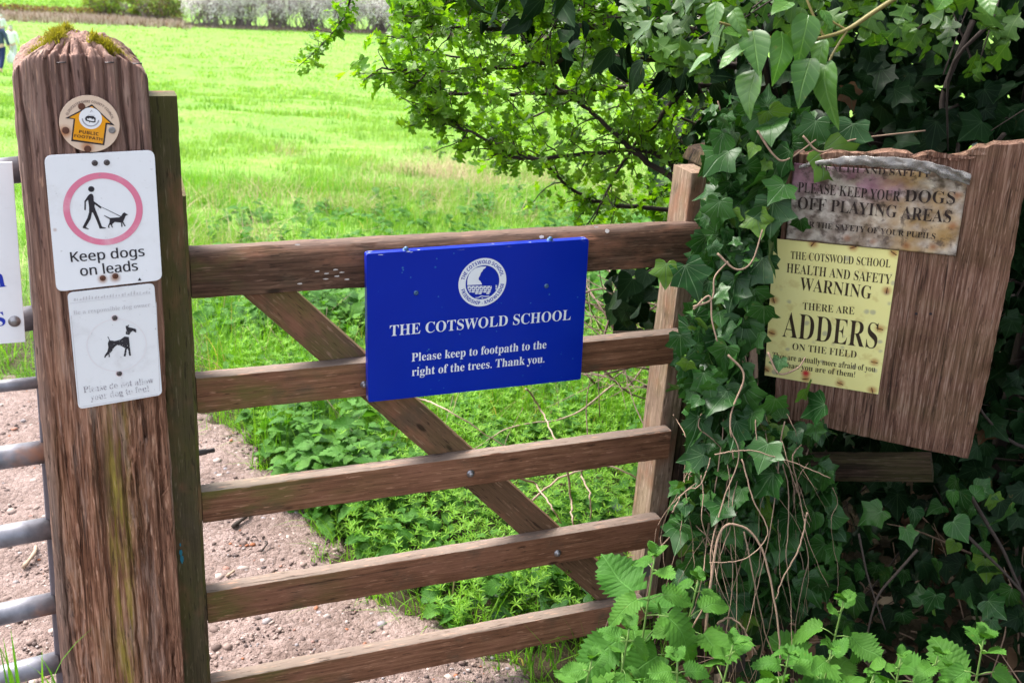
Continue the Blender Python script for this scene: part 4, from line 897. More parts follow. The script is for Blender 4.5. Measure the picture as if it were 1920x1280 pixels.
L_DRY = m_leaf('dead grass', (.33, .23, .14), (.52, .40, .28), trans=.2, rough=.8, spec=.1, tcol=(1.1, 1.05, .9))
BARK = m_plain('grey brown bark', (.034, .024, .019), .9, var=.5, vscale=140, bumpd=.003)
TWIG = m_plain('dry vine stem', (.22, .145, .10), .8, var=.4, vscale=160, bumpd=.002)
STEMG = m_plain('green stem', (.13, .22, .05), .6, var=.3)
PALETWIG = m_plain('dead pale twig', (.30, .22, .16), .85, var=.35, vscale=100)
def randdir(rg, n): return nrm(rg.normal(0, 1, (n, 3)))
def leaves(name, mat, parent, bs):
    V, T, U = join(bs) if isinstance(bs, list) else bs
    if parent is not None: V = into(parent, V)
    return tri_mesh(name, V, T, mat, parent, U)
def stems(name, mat, parent, lines, sides=5):
    V, T = tubes(lines, sides)
    if parent is not None: V = into(parent, V)
    return tri_mesh(name, V, T, mat, parent)

# ------------------------------------------------------------------ stones and sticks on the path
rg = np.random.default_rng(101)
n = 46000; x = rg.uniform(-2.6, .5, n); y = rg.uniform(1.7, 3.9, n); k = path_mask(x, y) > rg.uniform(.3, .9, n); x, y = x[k], y[k]; n = len(x)
r = np.clip(rg.lognormal(-5.9, .6, n), .0011, .0150)
ico = np.array([(0, 0, 1)]+[(.894*math.cos(a), .894*math.sin(a), .447) for a in np.arange(5)*2*math.pi/5]+[(.894*math.cos(a+.628), .894*math.sin(a+.628), -.447) for a in np.arange(5)*2*math.pi/5]+[(0, 0, -1)])
icf = np.array([(0, 1+i, 1+(i+1) % 5) for i in range(5)]+[(1+i, 6+i, 1+(i+1) % 5) for i in range(5)]+[(1+(i+1) % 5, 6+i, 6+(i+1) % 5) for i in range(5)]+[(11, 6+(i+1) % 5, 6+i) for i in range(5)])
sc = rg.uniform(.6, 1.25, (n, 1, 3))*np.array([1, 1, .62]); jit = rg.normal(1, .16, (n, 12, 1)); P = ico[None]*jit*sc*r[:, None, None]
az = rg.uniform(0, 6.28, n); ca, sa = np.cos(az)[:, None], np.sin(az)[:, None]; P = np.stack([P[..., 0]*ca-P[..., 1]*sa, P[..., 0]*sa+P[..., 1]*ca, P[..., 2]], -1)
P += np.stack([x, y, ground(x, y)+.010+r*.12], -1)[:, None]
t = NT('mixed stones'); rn = t.n('NewGeometry').outputs['Random Per Island']
c = t.ramp(rn, [(0, (.05, .038, .038)), (.25, (.13, .092, .082)), (.55, (.24, .175, .155)), (.8, (.40, .32, .29)), (.93, (.22, .21, .23)), (1, (.30, .11, .05))]); nn = t.noise(t.coord(), 150., 4)
c = t.mix(t.math('MULTIPLY', nn, .6), c, t.mix(1., c, (.6, .58, .56), 'MULTIPLY'))
tag(tri_mesh('gravel', P.reshape(-1, 3), (icf[None]+np.arange(n)[:, None, None]*12).reshape(-1, 3), t.done(t.bsdf(c, .85, spec=.2)), smooth=False), 'loose pinkish gravel scattered over the trodden path', 'gravel', kind='stuff')
for (a, b_, r, lab) in (((437, 998), (470, 972), .0065, 'short thick broken stick on the gravel seen below the middle gate rail'), ((45, 1075), (68, 1035), .006, 'pale bent stick on the gravel seen through the metal gate'), ((425, 1092), (437, 1083), .004, 'tiny reddish twig on the gravel beside the algae stained stile'), ((490, 1045), (497, 1025), .003, 'thin grey twig lying on the gravel in the open path')):
    A = on_ground(*a)+UP*.02; B = on_ground(*b_)+UP*.02; M_ = (A+B)/2+np.array([.01, .008, .006]); P = spline([A, M_, B], 9)
    V, T = tubes([(P, r*np.linspace(1, .7, 9)*(1+.2*np.sin(np.arange(9)*2.1)))], 8); o = tri_mesh('stick', V-A, T, BARK if r > .0062 or r < .0035 else PALETWIG); o.location = A; tag(o, lab, 'stick', 'sticks lying on the path')
LEAFY = m_leaf('fallen yellow leaf', (.70, .36, .02), (.75, .42, .03), trans=.2)
A = on_ground(604, 1000)+UP*.035
o = leaves('fallen_leaf', LEAFY, None, batch(OVATE, np.zeros((1, 3)), np.array([[.6, -.7, .1]]), np.array([[-.2, -.5, .85]]), .045, np.random.default_rng(2))); o.location = A; tag(o, 'yellow fallen leaf at the edge of the grass beside the path', 'leaf')

# ------------------------------------------------------------------ grass of the meadow (one sheet of blades, nobody could count it)
rg = np.random.default_rng(7)
def in_view(x, y, m=.12):
    d = np.stack([x, y, ground(x, y)-1.71], -1); f = d@CF; u = (d@CR)/f*FPX/960; v = (d@CU)/f*FPX/640
    return (np.abs(u) < 1+m) & (v > -1.5) & (v < 1.3)
bs = []
for (y0, y1, n, hh, ww, mat) in ((6, 11, 52000, .085, .0055, 0), (11, 19, 52000, .095, .011, 0), (19, 34, 42000, .10, .022, 0), (34, 60, 32000, .11, .045, 0), (60, 112, 26000, .12, .09, 0)):
    u = rg.random(n*3); y = y0+(y1-y0)*u; w = .62*y+1; x = rg.uniform(-w, w*.95); 
    tuft = fbm(x*1.1, y*.8, 11, 3); k = in_view(x, y) & (rg.random(len(x)) < .25+1.1*sstep(.3, .75, tuft)) & ((path_mask(x, y) < .4) | (y > 4.2)); x, y, tuft = x[k][:n], y[k][:n], tuft[k][:n]
    h = hh*rg.uniform(.5, 1.2, len(x))*(.45+1.5*sstep(.45, .8, tuft))
    bs.append(blades(np.stack([x, y, ground(x, y)-.01], -1), h, ww*rg.uniform(.6, 1.3, len(x)), rg, lean=.55, segs=2, wind=(.12, .05)))
tu = []
for (y0, y1, n, hh, ww, nb) in ((5.5, 10, 130, .15, .006, 46), (10, 20, 170, .14, .011, 34), (20, 45, 170, .15, .026, 22), (45, 100, 110, .16, .06, 14)):   # taller darker tussocks
    y = rg.uniform(y0, y1, n*2); x = rg.uniform(-1, 1, n*2)*(.6*y+1); k = in_view(x, y); x, y = x[k][:n], y[k][:n]; x = np.repeat(x, nb)+rg.normal(0, .10*(1+y0*.03), len(x)*nb); y = np.repeat(y, nb)+rg.normal(0, .08*(1+y0*.03), len(y)*nb)
    tu.append(blades(np.stack([x, y, ground(x, y)-.01], -1), hh*rg.uniform(.4, 1.1, len(x)), ww, rg, lean=.5, segs=2))
tag(leaves('grass_tussocks', m_leaf('tussock grass', (.075, .19, .018), (.14, .28, .035), trans=.38, rough=.5, spec=.2, tcol=(1.4, 1.5, .5)), None, tu), 'darker green tussocks dotted over the bright meadow', 'grass', kind='stuff')
meadow = leaves('meadow_grass', L_MEADOW, None, bs); tag(meadow, 'bright green meadow grass sloping down beyond the gate', 'grass', kind='stuff')
bs = []
n = 120000; x = rg.uniform(-5.4, 4.2, n); y = rg.uniform(2.0, 9.5, n); k = in_view(x, y, .2)
pm = path_mask(x, y); gr = fbm(x*2.3, y*2.3, 15, 3)
dens = np.where(pm > .5, .0, 1-pm*1.4)*(.25+.9*sstep(.35, .65, gr)); dens *= np.where((x > -.35+.25*(y-3)) & (y < 4.3), .75, 1)
dens *= 1-sstep(.35, .6, x-.15*(y-2))*(y < 4.2); k &= rg.random(n) < dens; x, y, gr = x[k], y[k], gr[k]
bs.append(blades(np.stack([x, y, ground(x, y)-.005], -1), rg.uniform(.05, .17, len(x))*(.6+.9*gr), rg.uniform(.003, .0055, len(x)), rg, lean=.75, segs=3, droop=.8))
# thin scattering on the worn edge
n = 11000; x = rg.uniform(-3, .6, n); y = rg.uniform(2.0, 4.2, n); pm = path_mask(x, y); k = (pm > .1) & (pm < .97) & (rg.random(n) < 1.1-pm); x, y = x[k], y[k]
bs.append(blades(np.stack([x, y, ground(x, y)], -1), rg.uniform(.015, .07, len(x)), .003, rg, lean=1.0, segs=2, droop=.9))
n = 42000; x = rg.uniform(-2.2, .7, n); y = rg.uniform(2.0, 4.4, n); pm = path_mask(x, y); cl_ = fbm(x*6, y*6, 19, 2); k = (pm > .03) & (pm < .85) & (rg.random(n) < .95*sstep(.32, .55, cl_)); x, y = x[k], y[k]
bs.append(blades(np.stack([x, y, ground(x, y)], -1), rg.uniform(.04, .12, len(x)), .0034, rg, lean=.9, segs=3, droop=.9, wind=(-.25, -.2)))
tag(leaves('verge_grass', L_GRASS, None, bs), 'long loose grass along the edge of the gravel path', 'grass', kind='stuff')
# dead grass in the verge
n = 5200; c_ = rg.uniform(0, 1, (46, 2))*np.array([5.5, 8])+np.array([-2.6, 4.6]); c_[:9] = on_ground(np.array([760, 800, 850, 830, 720, 900, 640, 1010, 860]), np.array([325, 330, 335, 375, 360, 350, 395, 345, 318]))[:, :2]
j = rg.integers(0, 46, n); j[:1500] = rg.integers(0, 9, 1500); p = c_[j]+rg.normal(0, .16, (n, 2))*np.array([1.2, .8]); 
h = rg.uniform(.08, .26, n); tag(leaves('dead_grass', L_DRY, None, blades(np.concatenate([p, ground(p[:, 0], p[:, 1])[:, None]], 1), h, .0035, rg, lean=1.5, segs=2, droop=.6)), 'matted straw coloured dead grass in the green verge', 'grass', kind='stuff')

# ------------------------------------------------------------------ undergrowth behind the gate: cleavers, young nettles and broad leaves
def scatter_px(rg, poly, n):
    poly = np.asarray(poly, float); lo, hi = poly.min(0), poly.max(0); p = rg.uniform(lo, hi, (n*3, 2)); c = np.zeros(len(p), bool); m = len(poly)
    for i in range(m):
        (x0, y0), (x1, y1) = poly[i], poly[(i+1) % m]
        cr = ((y0 > p[:, 1]) != (y1 > p[:, 1])) & (p[:, 0] < (x1-x0)*(p[:, 1]-y0)/(y1-y0+1e-9)+x0); c ^= cr
    return p[c][:n]
rg = np.random.default_rng(33)
def cleavers(p, h):                                # upright stems with whorls of narrow leaves
    bl = []; P = []; Fw = []; Nn = []; S = []; ln = []
    n = len(p); lean = rg.normal(0, .35, (n, 2))
    for q in range(6):
        t = (q+1)/6; c = p+np.concatenate([lean*(t**1.5)*h[:, None], (h*t)[:, None]], 1); m = 7; a0 = rg.uniform(0, 6.28, n)
        for k in range(m):
            a = a0+k*2*math.pi/m; up = .25+.5*t+rg.normal(0, .15, n)
            P.append(c); Fw.append(np.stack([np.cos(a), np.sin(a), up], 1)); Nn.append(np.tile([[0, 0, 1.]], (n, 1))); S.append(rg.uniform(.018, .034, n)*(1.1-.45*t))
    return batch(NARROW, np.concatenate(P), np.concatenate(Fw), np.concatenate(Nn), np.concatenate(S), rg, bend=.15)
def nettle_mass(p, h, size, tpl=NET_S, nodes=4):
    P = []; Fw = []; Nn = []; S = []; n = len(p); lean = rg.normal(0, .2, (n, 2))
    for q in range(nodes):
        t = .35+.65*(q+1)/nodes; c = p+np.concatenate([lean*h[:, None]*t, (h*t)[:, None]], 1); a0 = rg.uniform(0, 3.14, n)+q*1.57
        for s in (0, math.pi):
            a = a0+s; P.append(c+np.stack([np.cos(a), np.sin(a), np.zeros(n)], 1)*.008); Fw.append(np.stack([np.cos(a), np.sin(a), rg.normal(.05, .3, n)+.3*(q == nodes-1)], 1)); Nn.append(np.tile([[0, 0, 1.]], (n, 1))+rg.normal(0, .2, (n, 3))); S.append(size*rg.uniform(.7, 1.2, n)*(1.05-.5*(q == nodes-1)))
    return batch(tpl, np.concatenate(P), np.concatenate(Fw), np.concatenate(Nn), np.concatenate(S), rg, bend=.3)
poly = [(520, 600), (1300, 560), (1300, 1120), (1180, 1180), (850, 1200), (780, 1110), (600, 1010), (480, 860), (430, 700)]
g = on_ground(*scatter_px(rg, poly, 1250).T); 
hgt = lambda q: (.10+.13*fbm(q[:, 0]*2, q[:, 1]*2, 44, 2))*sstep(-.02, .35, q[:, 0]-path_edge(q[:, 1])+.1)+.04
sel = fbm(g[:, 0]*1.6, g[:, 1]*1.6, 45, 2)+.25*sstep(-.3, .5, g[:, 0]) > .56
gc = g[sel]; gn = g[~sel]
tag(leaves('cleavers', L_CLEAV, None, cleavers(gc, hgt(gc)*1.4*rg.uniform(.35, 1.3, len(gc)))), 'bright sticky cleavers crowding behind the gate', 'undergrowth', kind='stuff')
pk = rg.permutation(len(g))[:260]; g3 = g[pk]
far = on_ground(*scatter_px(rg, [(380, 560), (1300, 400), (1300, 600), (500, 660), (400, 680)], 800).T)
far2 = on_ground(*scatter_px(rg, [(380, 420), (1250, 320), (1300, 420), (400, 540)], 170).T)
bsN = [nettle_mass(gn, hgt(gn)*1.45*rg.uniform(.35, 1.3, len(gn)), .060), nettle_mass(g3, hgt(g3)*.8, .045), nettle_mass(far, rg.uniform(.06, .2, len(far)), .055, nodes=3), nettle_mass(far2, rg.uniform(.05, .14, len(far2)), .06, nodes=3)]
tag(leaves('young_nettles', L_NET, None, bsN), 'young nettles and low broad leaves growing behind the gate', 'undergrowth', kind='stuff')
# long grass and last year's stalks standing among the weeds
cc_ = on_ground(*scatter_px(rg, [(380, 560), (700, 560), (1240, 600), (1240, 860), (900, 860), (560, 980), (440, 800)], 190).T); P = np.repeat(cc_, 46, 0)+rg.normal(0, .055, (190*46, 3))*np.array([1, 1, 0])
k = path_mask(P[:, 0], P[:, 1]) < .6; P = P[k]; P[:, 2] = ground(P[:, 0], P[:, 1])
tag(leaves('long_grass', L_GRASS, None, blades(P, rg.uniform(.09, .30, len(P)), .0046, rg, lean=.5, segs=4, droop=.9)), 'long bright grass standing among the weeds behind the gate', 'grass', kind='stuff')
lines = []
for c in on_ground(*scatter_px(rg, [(420, 560), (1240, 560), (1240, 900), (800, 960), (500, 840)], 70).T):
    d = nrm(np.array([rg.normal(0, .5), rg.normal(0, .5), 1])); L = rg.uniform(.15, .42); lines.append((spline([c, c+d*L*.5+rg.normal(0, .012, 3), c+d*L+rg.normal(0, .03, 3)], 8), np.linspace(.0018, .0007, 8)))
tag(stems('dead_stalks', PALETWIG, None, lines, 4), 'thin pale stalks of last year standing in the weeds behind the gate', 'stalks', kind='stuff')
# dark leaf litter and ivy runners low down at the right end of the gate
pp = scatter_px(rg, [(820, 1110), (1200, 1000), (1240, 1200), (900, 1215)], 130); g = on_ground(*pp.T)
tag(leaves('ivy_runners', L_IVY, None, batch(IVY2, g+np.array([0, 0, 1])*rg.uniform(.02, .12, (len(g), 1)), randdir(rg, len(g))*np.array([1, 1, .3]), np.array([0, 0, 1.])+rg.normal(0, .35, (len(g), 3)), rg.uniform(.03, .055, len(g)), rg)), 'low ivy creeping under the hinge end of the gate', 'ivy', kind='stuff')
# bare arching briar stems behind the gate
br_ = [((735, 735), (800, 745), (850, 770), (960, 835), 3.0), ((985, 730), (1010, 770), (1040, 830), (1060, 890), 3.0), ((1000, 940), (1060, 890), (1150, 870), (1230, 935), 2.75), ((1050, 850), (1075, 930), (1080, 970), (1083, 1000), 2.7), ((965, 890), (1000, 910), (1030, 960), (1050, 990), 2.7), ((1095, 860), (1090, 900), (1110, 940), (1105, 975), 2.75), ((1150, 720), (1080, 780), (960, 800), (880, 850), 3.3)]
bt = thing('briar', 'bare arching briar stems in the greenery behind the gate', 'plant', loc=at(985, 960, 3.0))
lines = []
for *ps, dp in br_:
    P = spline([at(px, py, dp+.1*math.sin(i*2)) for i, (px, py) in enumerate(ps)], 24); lines.append((P+np.cumsum(rg.normal(0, .002, (24, 3)), 0), np.linspace(.0032, .0016, 24)))
stems('stems', PALETWIG, bt, lines)
# heap of dead twigs at the right, under the hawthorn
tw = thing('twig_pile', 'heap of dead brown twigs beyond the hinge end of the gate', 'twigs', loc=on_ground(1170, 690))
lines = []
for k in range(75):
    c = at(rg.uniform(1090, 1260), rg.uniform(520, 740), rg.uniform(2.9, 3.7)); d = nrm(rg.normal(0, 1, 3)*np.array([1, 1, .55])); L = rg.uniform(.12, .5); m = rg.normal(0, .03, 3)
    P = spline([c-d*L/2, c+m, c+d*L/2], 7); lines.append((P, np.linspace(.0026, .0009, 7)*rg.uniform(.6, 1.4)))
stems('twigs', m_plain('dead brown twig', (.20, .135, .105), .85, var=.4, vscale=80), tw, lines, 4)

# ------------------------------------------------------------------ hawthorn bush reaching out over the gate
rg = np.random.default_rng(55)
hb = thing('hawthorn_bush', 'spreading hawthorn with fresh lobed leaves reaching out over the gate', 'bush', loc=(1.25, 3.4, float(ground(1.25, 3.4))))
HB = [ # pixel polyline, start depth, end depth, base radius, twig density, leaf share
 ([(1420, 60), (1200, 55), (1010, 62), (860, 62), (735, 48)], 2.9, 2.45, .011, 1.0),
 ([(1440, 130), (1200, 112), (1000, 124), (850, 142), (718, 146)], 3.0, 2.5, .011, 1.1),
 ([(1340, 160), (1110, 170), (950, 184), (850, 190), (790, 160)], 3.1, 2.6, .009, 1.0),
 ([(1300, 352), (1240, 318), (1190, 278), (1110, 200), (1040, 142), (1000, 95)], 2.85, 2.75, .0095, .45),
 ([(1285, 345), (1240, 300), (1170, 286), (1050, 297), (960, 290), (900, 255), (850, 228), (812, 212)], 2.9, 2.6, .008, .95),
 ([(1300, 150), (1270, 185), (1230, 240), (1190, 282), (1150, 355), (1115, 415)], 2.95, 2.95, .009, .35),
 ([(1400, 20), (1150, -5), (950, -15), (860, 15), (790, 25)], 2.8, 2.4, .010, .9),
 ([(1320, 395), (1160, 388), (1070, 352), (1000, 305), (940, 300)], 3.1, 2.9, .007, .65),
 ([(1360, 225), (1250, 170), (1120, 165), (1000, 215), (920, 225)], 3.4, 3.3, .008, .35),
 ([(1420, -40), (1200, -40), (1000, -45), (880, -30)], 2.7, 2.4, .010, .9),
 ([(1380, 100), (1240, 85), (1080, 95), (900, 110), (800, 100)], 3.5, 3.3, .009, 1.1),
 ([(1380, 260), (1290, 240), (1200, 215), (1130, 230)], 3.7, 3.6, .007, .35),
 ([(1340, 400), (1260, 380), (1190, 370), (1100, 400)], 3.5, 3.4, .006, .5),
 ([(1420, 30), (1300, 20), (1180, 30), (1060, 20), (960, 30)], 2.6, 2.5, .008, 1.0),
 ([(1340, 300), (1270, 270), (1210, 190), (1180, 120)], 3.9, 3.8, .007, .4),
 ([(1400, 180), (1290, 140), (1150, 135), (1050, 160)], 3.2, 3.0, .008, .5)]
lines = []; tips = []; trunk = at(1520, 560, 3.3)
for ps, d0, d1, r0, dens in HB:
    m = len(ps); C = np.array([at(px, py, d0+(d1-d0)*i/(m-1)+rg.normal(0, .02)) for i, (px, py) in enumerate(ps)])
    n = 44; P = spline(C, n)+np.cumsum(rg.normal(0, .0022, (n, 3)), 0); L = np.linalg.norm(np.diff(P, axis=0), axis=1).sum()
    lines.append((np.concatenate([[trunk*.35+P[0]*.65+rg.normal(0, .03, 3)], P]), np.concatenate([[r0*1.2], np.linspace(r0, .0022, n)*rg.uniform(.9, 1.1)])))
    for i in range(6, n):
        if rg.random() > dens*1.15: continue
        tdir = nrm(P[min(i+1, n-1)]-P[i-1]); d = nrm(tdir*.9+rg.normal(0, .75, 3)+np.array([-.15, 0, .12])); TL_ = rg.uniform(.05, .20)*(1-.35*i/n)
        Q = [P[i]]
        for s in range(5): d = nrm(d+rg.normal(0, .28, 3)); Q.append(Q[-1]+d*TL_/5)
        Q = np.array(Q); lines.append((Q, np.linspace(.0021, .0009, 6)))
        for s in range(1, 6):
            if rg.random() < .85: tips.append((Q[s], d))
        if rg.random() < .45:
            j = rg.integers(1, 4); d2 = nrm(d+rg.normal(0, .9, 3)); Q2 = np.array([Q[j]+d2*TL_*.6*s/4 for s in range(5)])+rg.normal(0, .003, (5, 3)); lines.append((Q2, np.linspace(.0015, .0007, 5)))
            tips += [(Q2[s], d2) for s in (2, 3, 4)]
stems('branches', BARK, hb, lines, 5)
base = np.array([1.25, 3.4, float(ground(1.25, 3.4))-.1])
stems('trunk', BARK, hb, [(spline([base, base+[.05, -.05, .5], trunk+[.1, .1, -.05], trunk+[.15, .15, .6], trunk+[.0, .1, 1.3]], 24), np.linspace(.06, .03, 24)), (spline([base+[.1, .1, 0], base+[.3, 0, .7], base+[.25, -.1, 1.8]], 14), np.linspace(.045, .02, 14))], 9)
tp = np.array([t[0] for t in tips]); td_ = np.array([t[1] for t in tips]); rep = rg.integers(1, 4, len(tp)); P = np.repeat(tp, rep, 0)+rg.normal(0, .006, (rep.sum(), 3)); Dd = np.repeat(td_, rep, 0)
fw = nrm(Dd*.6+rg.normal(0, .75, Dd.shape)+np.array([0, 0, .10])); nm = np.array([0, 0, 1.])+rg.normal(0, .55, fw.shape)
leaves('foliage', L_HAW, hb, batch(HAW, P, fw, nm, rg.uniform(.020, .042, len(P)), rg, bend=.2))

# a single hanging spray from the tree overhead
hs_ = thing('hanging_spray', 'thin hawthorn spray hanging down alone against the open meadow', 'branch', loc=at(655, 0, 2.6))
C = np.array([at(px, py, d) for px, py, d in ((700, -260, 2.5), (672, -90, 2.55), (655, 5, 2.6), (632, 50, 2.6), (600, 88, 2.6), (560, 125, 2.6))]); P = spline(C, 60); lines = [(P, np.linspace(.004, .0009, 60))]; tp = []
for i in range(20, 60):
    for _k in range(3):
        d = nrm(rg.normal(0, 1, 3)); tp.append((P[i]+d*.006, d))
    if i % 3 == 0: d = nrm(rg.normal(0, 1, 3)+[0, 0, .3]); lines.append((np.array([P[i], P[i]+d*.03]), np.array([.001, .0006]))); tp += [(P[i]+d*.028, d)]*2
stems('twig', BARK, hs_, lines); tp_ = np.array([t[0] for t in tp]); td_ = np.array([t[1] for t in tp])
leaves('foliage', L_HAW, hs_, batch(HAW, tp_, nrm(td_+rg.normal(0, .5, td_.shape)), np.array([0, 0, 1.])+rg.normal(0, .5, td_.shape), rg.uniform(.014, .030, len(tp_)), rg))

# ------------------------------------------------------------------ ivy: heap on the post, hedge wall, and mature shoots
rg = np.random.default_rng(77)
def facing(P): return nrm(EYE+np.array([-.2, .2, 1.3])-P)
ip = thing('ivy', 'thick glossy ivy swallowing the post between the gate and the notice board', 'ivy', loc=at(1390, 1000, 2.3))
bs = []
def ivy_poly(poly, n, d0, dvar, smin, smax, bulge=0, cx=1390, tpl=None, lo=0.):
    pp = scatter_px(rg, poly, n); dep = d0+bulge*((pp[:, 0]-cx)/100)**2+rg.uniform(lo, dvar, len(pp)); P = at(pp[:, 0], pp[:, 1], dep)
    nm = nrm(facing(P)*.9+rg.normal(0, .45, P.shape)); fw = nrm(np.array([0, 0, -1.])+rg.normal(0, .65, P.shape)); h_ = len(P)*3//5; sz = rg.uniform(smin, smax, len(P)); return join([batch(IVY, P[:h_], fw[:h_], nm[:h_], sz[:h_], rg, bend=.22, wob=.14), batch(IVY2, P[h_:], fw[h_:], nm[h_:], sz[h_:]*.85, rg, bend=.25, wob=.16)]), P
post_poly = [(1325, 345), (1340, 260), (1330, 200), (1400, 175), (1500, 190), (1560, 250), (1540, 300), (1480, 330), (1435, 420), (1425, 480), (1410, 560), (1395, 650), (1405, 760), (1520, 800), (1560, 780), (1470, 880), (1400, 1000), (1300, 960), (1270, 930), (1300, 820), (1278, 720), (1290, 600), (1320, 540), (1310, 430)]
core_poly = [(1345, 380), (1350, 220), (1480, 200), (1480, 320), (1435, 440), (1420, 540), (1400, 700), (1440, 820), (1380, 970), (1300, 930), (1310, 800), (1300, 650), (1335, 520)]
for poly, n, d0, dv, a, b_ in ((core_poly, 560, 2.18, .24, .035, .062), (post_poly, 420, 2.03, .18, .028, .062), (core_poly, 150, 2.0, .12, .04, .078), ([(1270, 930), (1420, 960), (1560, 840), (1580, 1060), (1450, 1160), (1285, 1150)], 230, 2.1, .18, .04, .07), ([(1500, 950), (1760, 940), (1800, 880), (1920, 880), (1920, 1170), (1700, 1150), (1500, 1180)], 60, 2.12, .3, .035, .06)):
    bs.append(ivy_poly(poly, n, d0, dv, a, b_)[0])
# a few well placed leaves over the edges of the board and the rails
HL = [(1450, 395, .07), (1440, 492, .07), (1432, 592, .05), (1420, 640, .05), (1470, 365, .055), (1530, 245, .07), (1600, 250, .065), (1545, 300, .085), (1285, 515, .075), (1250, 512, .05), (1395, 620, .08), (1380, 540, .07), (1385, 690, .07), (1430, 500, .09), (1355, 470, .05), (1330, 545, .05), (1455, 765, .05), (1510, 745, .045), (1545, 775, .06), (1390, 740, .075), (1360, 850, .07), (1310, 800, .07), (1420, 870, .07), (1365, 300, .07), (1350, 395, .06), (1480, 300, .06), (1440, 850, .06), (1450, 905, .065), (1320, 870, .055), (1275, 645, .05), (1285, 690, .055), (1545, 600, .0), (1463, 690, .03), (1500, 430, .035)]
HL = np.array([h for h in HL if h[2] > 0]); dep = np.where(HL[:, 0] > 1430, 1.985, 2.02); P = at(HL[:, 0], HL[:, 1]-18, dep)
bs.append(batch(IVY, P, nrm(np.array([0, -.15, -1.])+rg.normal(0, .4, P.shape)), nrm(facing(P)+rg.normal(0, .22, P.shape)), HL[:, 2], rg, bend=.15, wob=.1))
bs.append(ivy_poly(post_poly, 420, 2.0, .16, .018, .036)[0])
leaves('foliage', L_IVY, ip, bs)
lines = []
for k in range(26):
    px = rg.uniform(1310, 1470); py = rg.uniform(900, 1010); d = rg.uniform(2.12, 2.3); pts = [at(px, py, d)]
    for s in range(6): px += rg.normal(4, 18); py -= rg.uniform(60, 150); px = min(max(px, 1345), 1415 if py > 420 else 1470); pts.append(at(px, max(190, py), d+rg.normal(0, .03)))
    lines.append((spline(pts, 30), np.linspace(.006, .002, 30)*rg.uniform(.5, 1.6)))
for ps in ([(1345, 475), (1380, 505), (1410, 490), (1430, 430)], [(1300, 575), (1335, 560), (1340, 520), (1365, 490)], [(1300, 580), (1330, 555), (1335, 600), (1345, 640)], [(1365, 665), (1395, 705), (1370, 780), (1375, 860)], [(1440, 660), (1460, 700), (1495, 690), (1510, 670)], [(1505, 255), (1540, 285), (1600, 262), (1735, 245)], [(1420, 245), (1450, 290), (1475, 300), (1530, 262)]):
    lines.append((spline([at(px, py, 1.985) for px, py in ps], 24), np.linspace(.0022, .0014, 24)))
stems('stems', TWIG, ip, lines)
# woody ivy-clad trunk inside the heap
stems('trunk', BARK, ip, [(spline([at(1370, 1250, 2.32), at(1380, 900, 2.30), at(1395, 600, 2.30), at(1420, 330, 2.36), at(1440, 230, 2.48)], 30), np.linspace(.03, .022, 30))], 10)

# tangle of dry vines hanging below the ivy
dv = thing('dry_vines', 'tangle of tan dry vine stems hanging below the ivy beside the gate', 'vine', loc=at(1400, 1150, 2.1))
lines = []
for k in range(62):
    px = rg.normal(1400, 62); py = rg.uniform(760, 1000); d = rg.uniform(1.99, 2.25); pts = [at(px, py, d)]; vx, vy = rg.normal(0, 26), rg.uniform(-10, 55)
    for s in range(rg.integers(4, 8)):
        vx = vx*.7+rg.normal(0, 12); vy = vy*.75+rg.normal(17, 13); px += vx; py += vy; pts.append(at(px, py, d+rg.normal(0, .02)))
    P_ = spline(pts, 6*len(pts)); lines.append((P_+np.cumsum(rg.normal(0, .0005, P_.shape), 0), np.linspace(.0011, .0004, len(P_))*rg.uniform(.5, 1.5)))
for ps, r in (([(1322, 1190), (1330, 1110), (1350, 1000), (1385, 985), (1420, 1010), (1445, 1080), (1462, 1180), (1468, 1250)], .0046), ([(1290, 1190), (1330, 1100), (1335, 1020), (1360, 930), (1390, 850), (1370, 790)], .003), ([(1390, 860), (1410, 930), (1440, 990), (1400, 1040), (1330, 1050)], .0024), ([(1260, 960), (1285, 920), (1310, 905), (1330, 860)], .0026), ([(1512, 960), (1500, 1020), (1470, 1080), (1450, 1120)], .003), ([(1340, 850), (1400, 840), (1480, 860), (1560, 895)], .0024), ([(1345, 1170), (1370, 1155), (1400, 1180), (1425, 1225)], .004)):
    pts = [at(px, py, 1.97) for px, py in ps]; lines.append((spline(pts, 40)+np.cumsum(rg.normal(0, .0006, (40, 3)), 0), np.linspace(r, r*.6, 40)*.6))
stems('stems', TWIG, dv, lines)

# the hedge wall that closes the right side
hd = thing('ivy_hedge', 'dark ivy grown hedge filling the right side behind the notice board', 'hedge', loc=(1.4, 2.9, float(ground(1.4, 2.9))))
bs = []
def vol(n, x0, x1, y0, y1, z0, z1, cut): 
    P = rg.uniform((x0, y0, z0), (x1, y1, z1), (n, 3)); return P[cut(P)]
front = lambda x: 2.46-.16*(x-.5)
cut = lambda P: (P[:, 1] > front(P[:, 0])+.10*np.sin(P[:, 0]*7+P[:, 2]*5)) & (P[:, 0] > .52+.25*(P[:, 2] > 1.6)*0+.12*np.sin(P[:, 2]*6)) & (P[:, 2] > ground(P[:, 0], P[:, 1])) 
P = vol(22000, .5, 3.6, 2.0, 4.3, 0, 2.75, cut)
bs.append(batch(IVY2, P, nrm(np.array([0, 0, -.8])+rg.normal(0, .7, P.shape)), nrm(np.array([-.2, -.6, .6])+rg.normal(0, .6, P.shape)), rg.uniform(.05, .085, len(P)), rg))
x = rg.uniform(.5, 2.4, 3000); z = rg.uniform(.15, 2.4, 3000); P = np.stack([x, front(x)-.02+.10*np.sin(x*7+z*5)-rg.uniform(0, .12, 3000), z+.25*(front(x)*0)], -1)
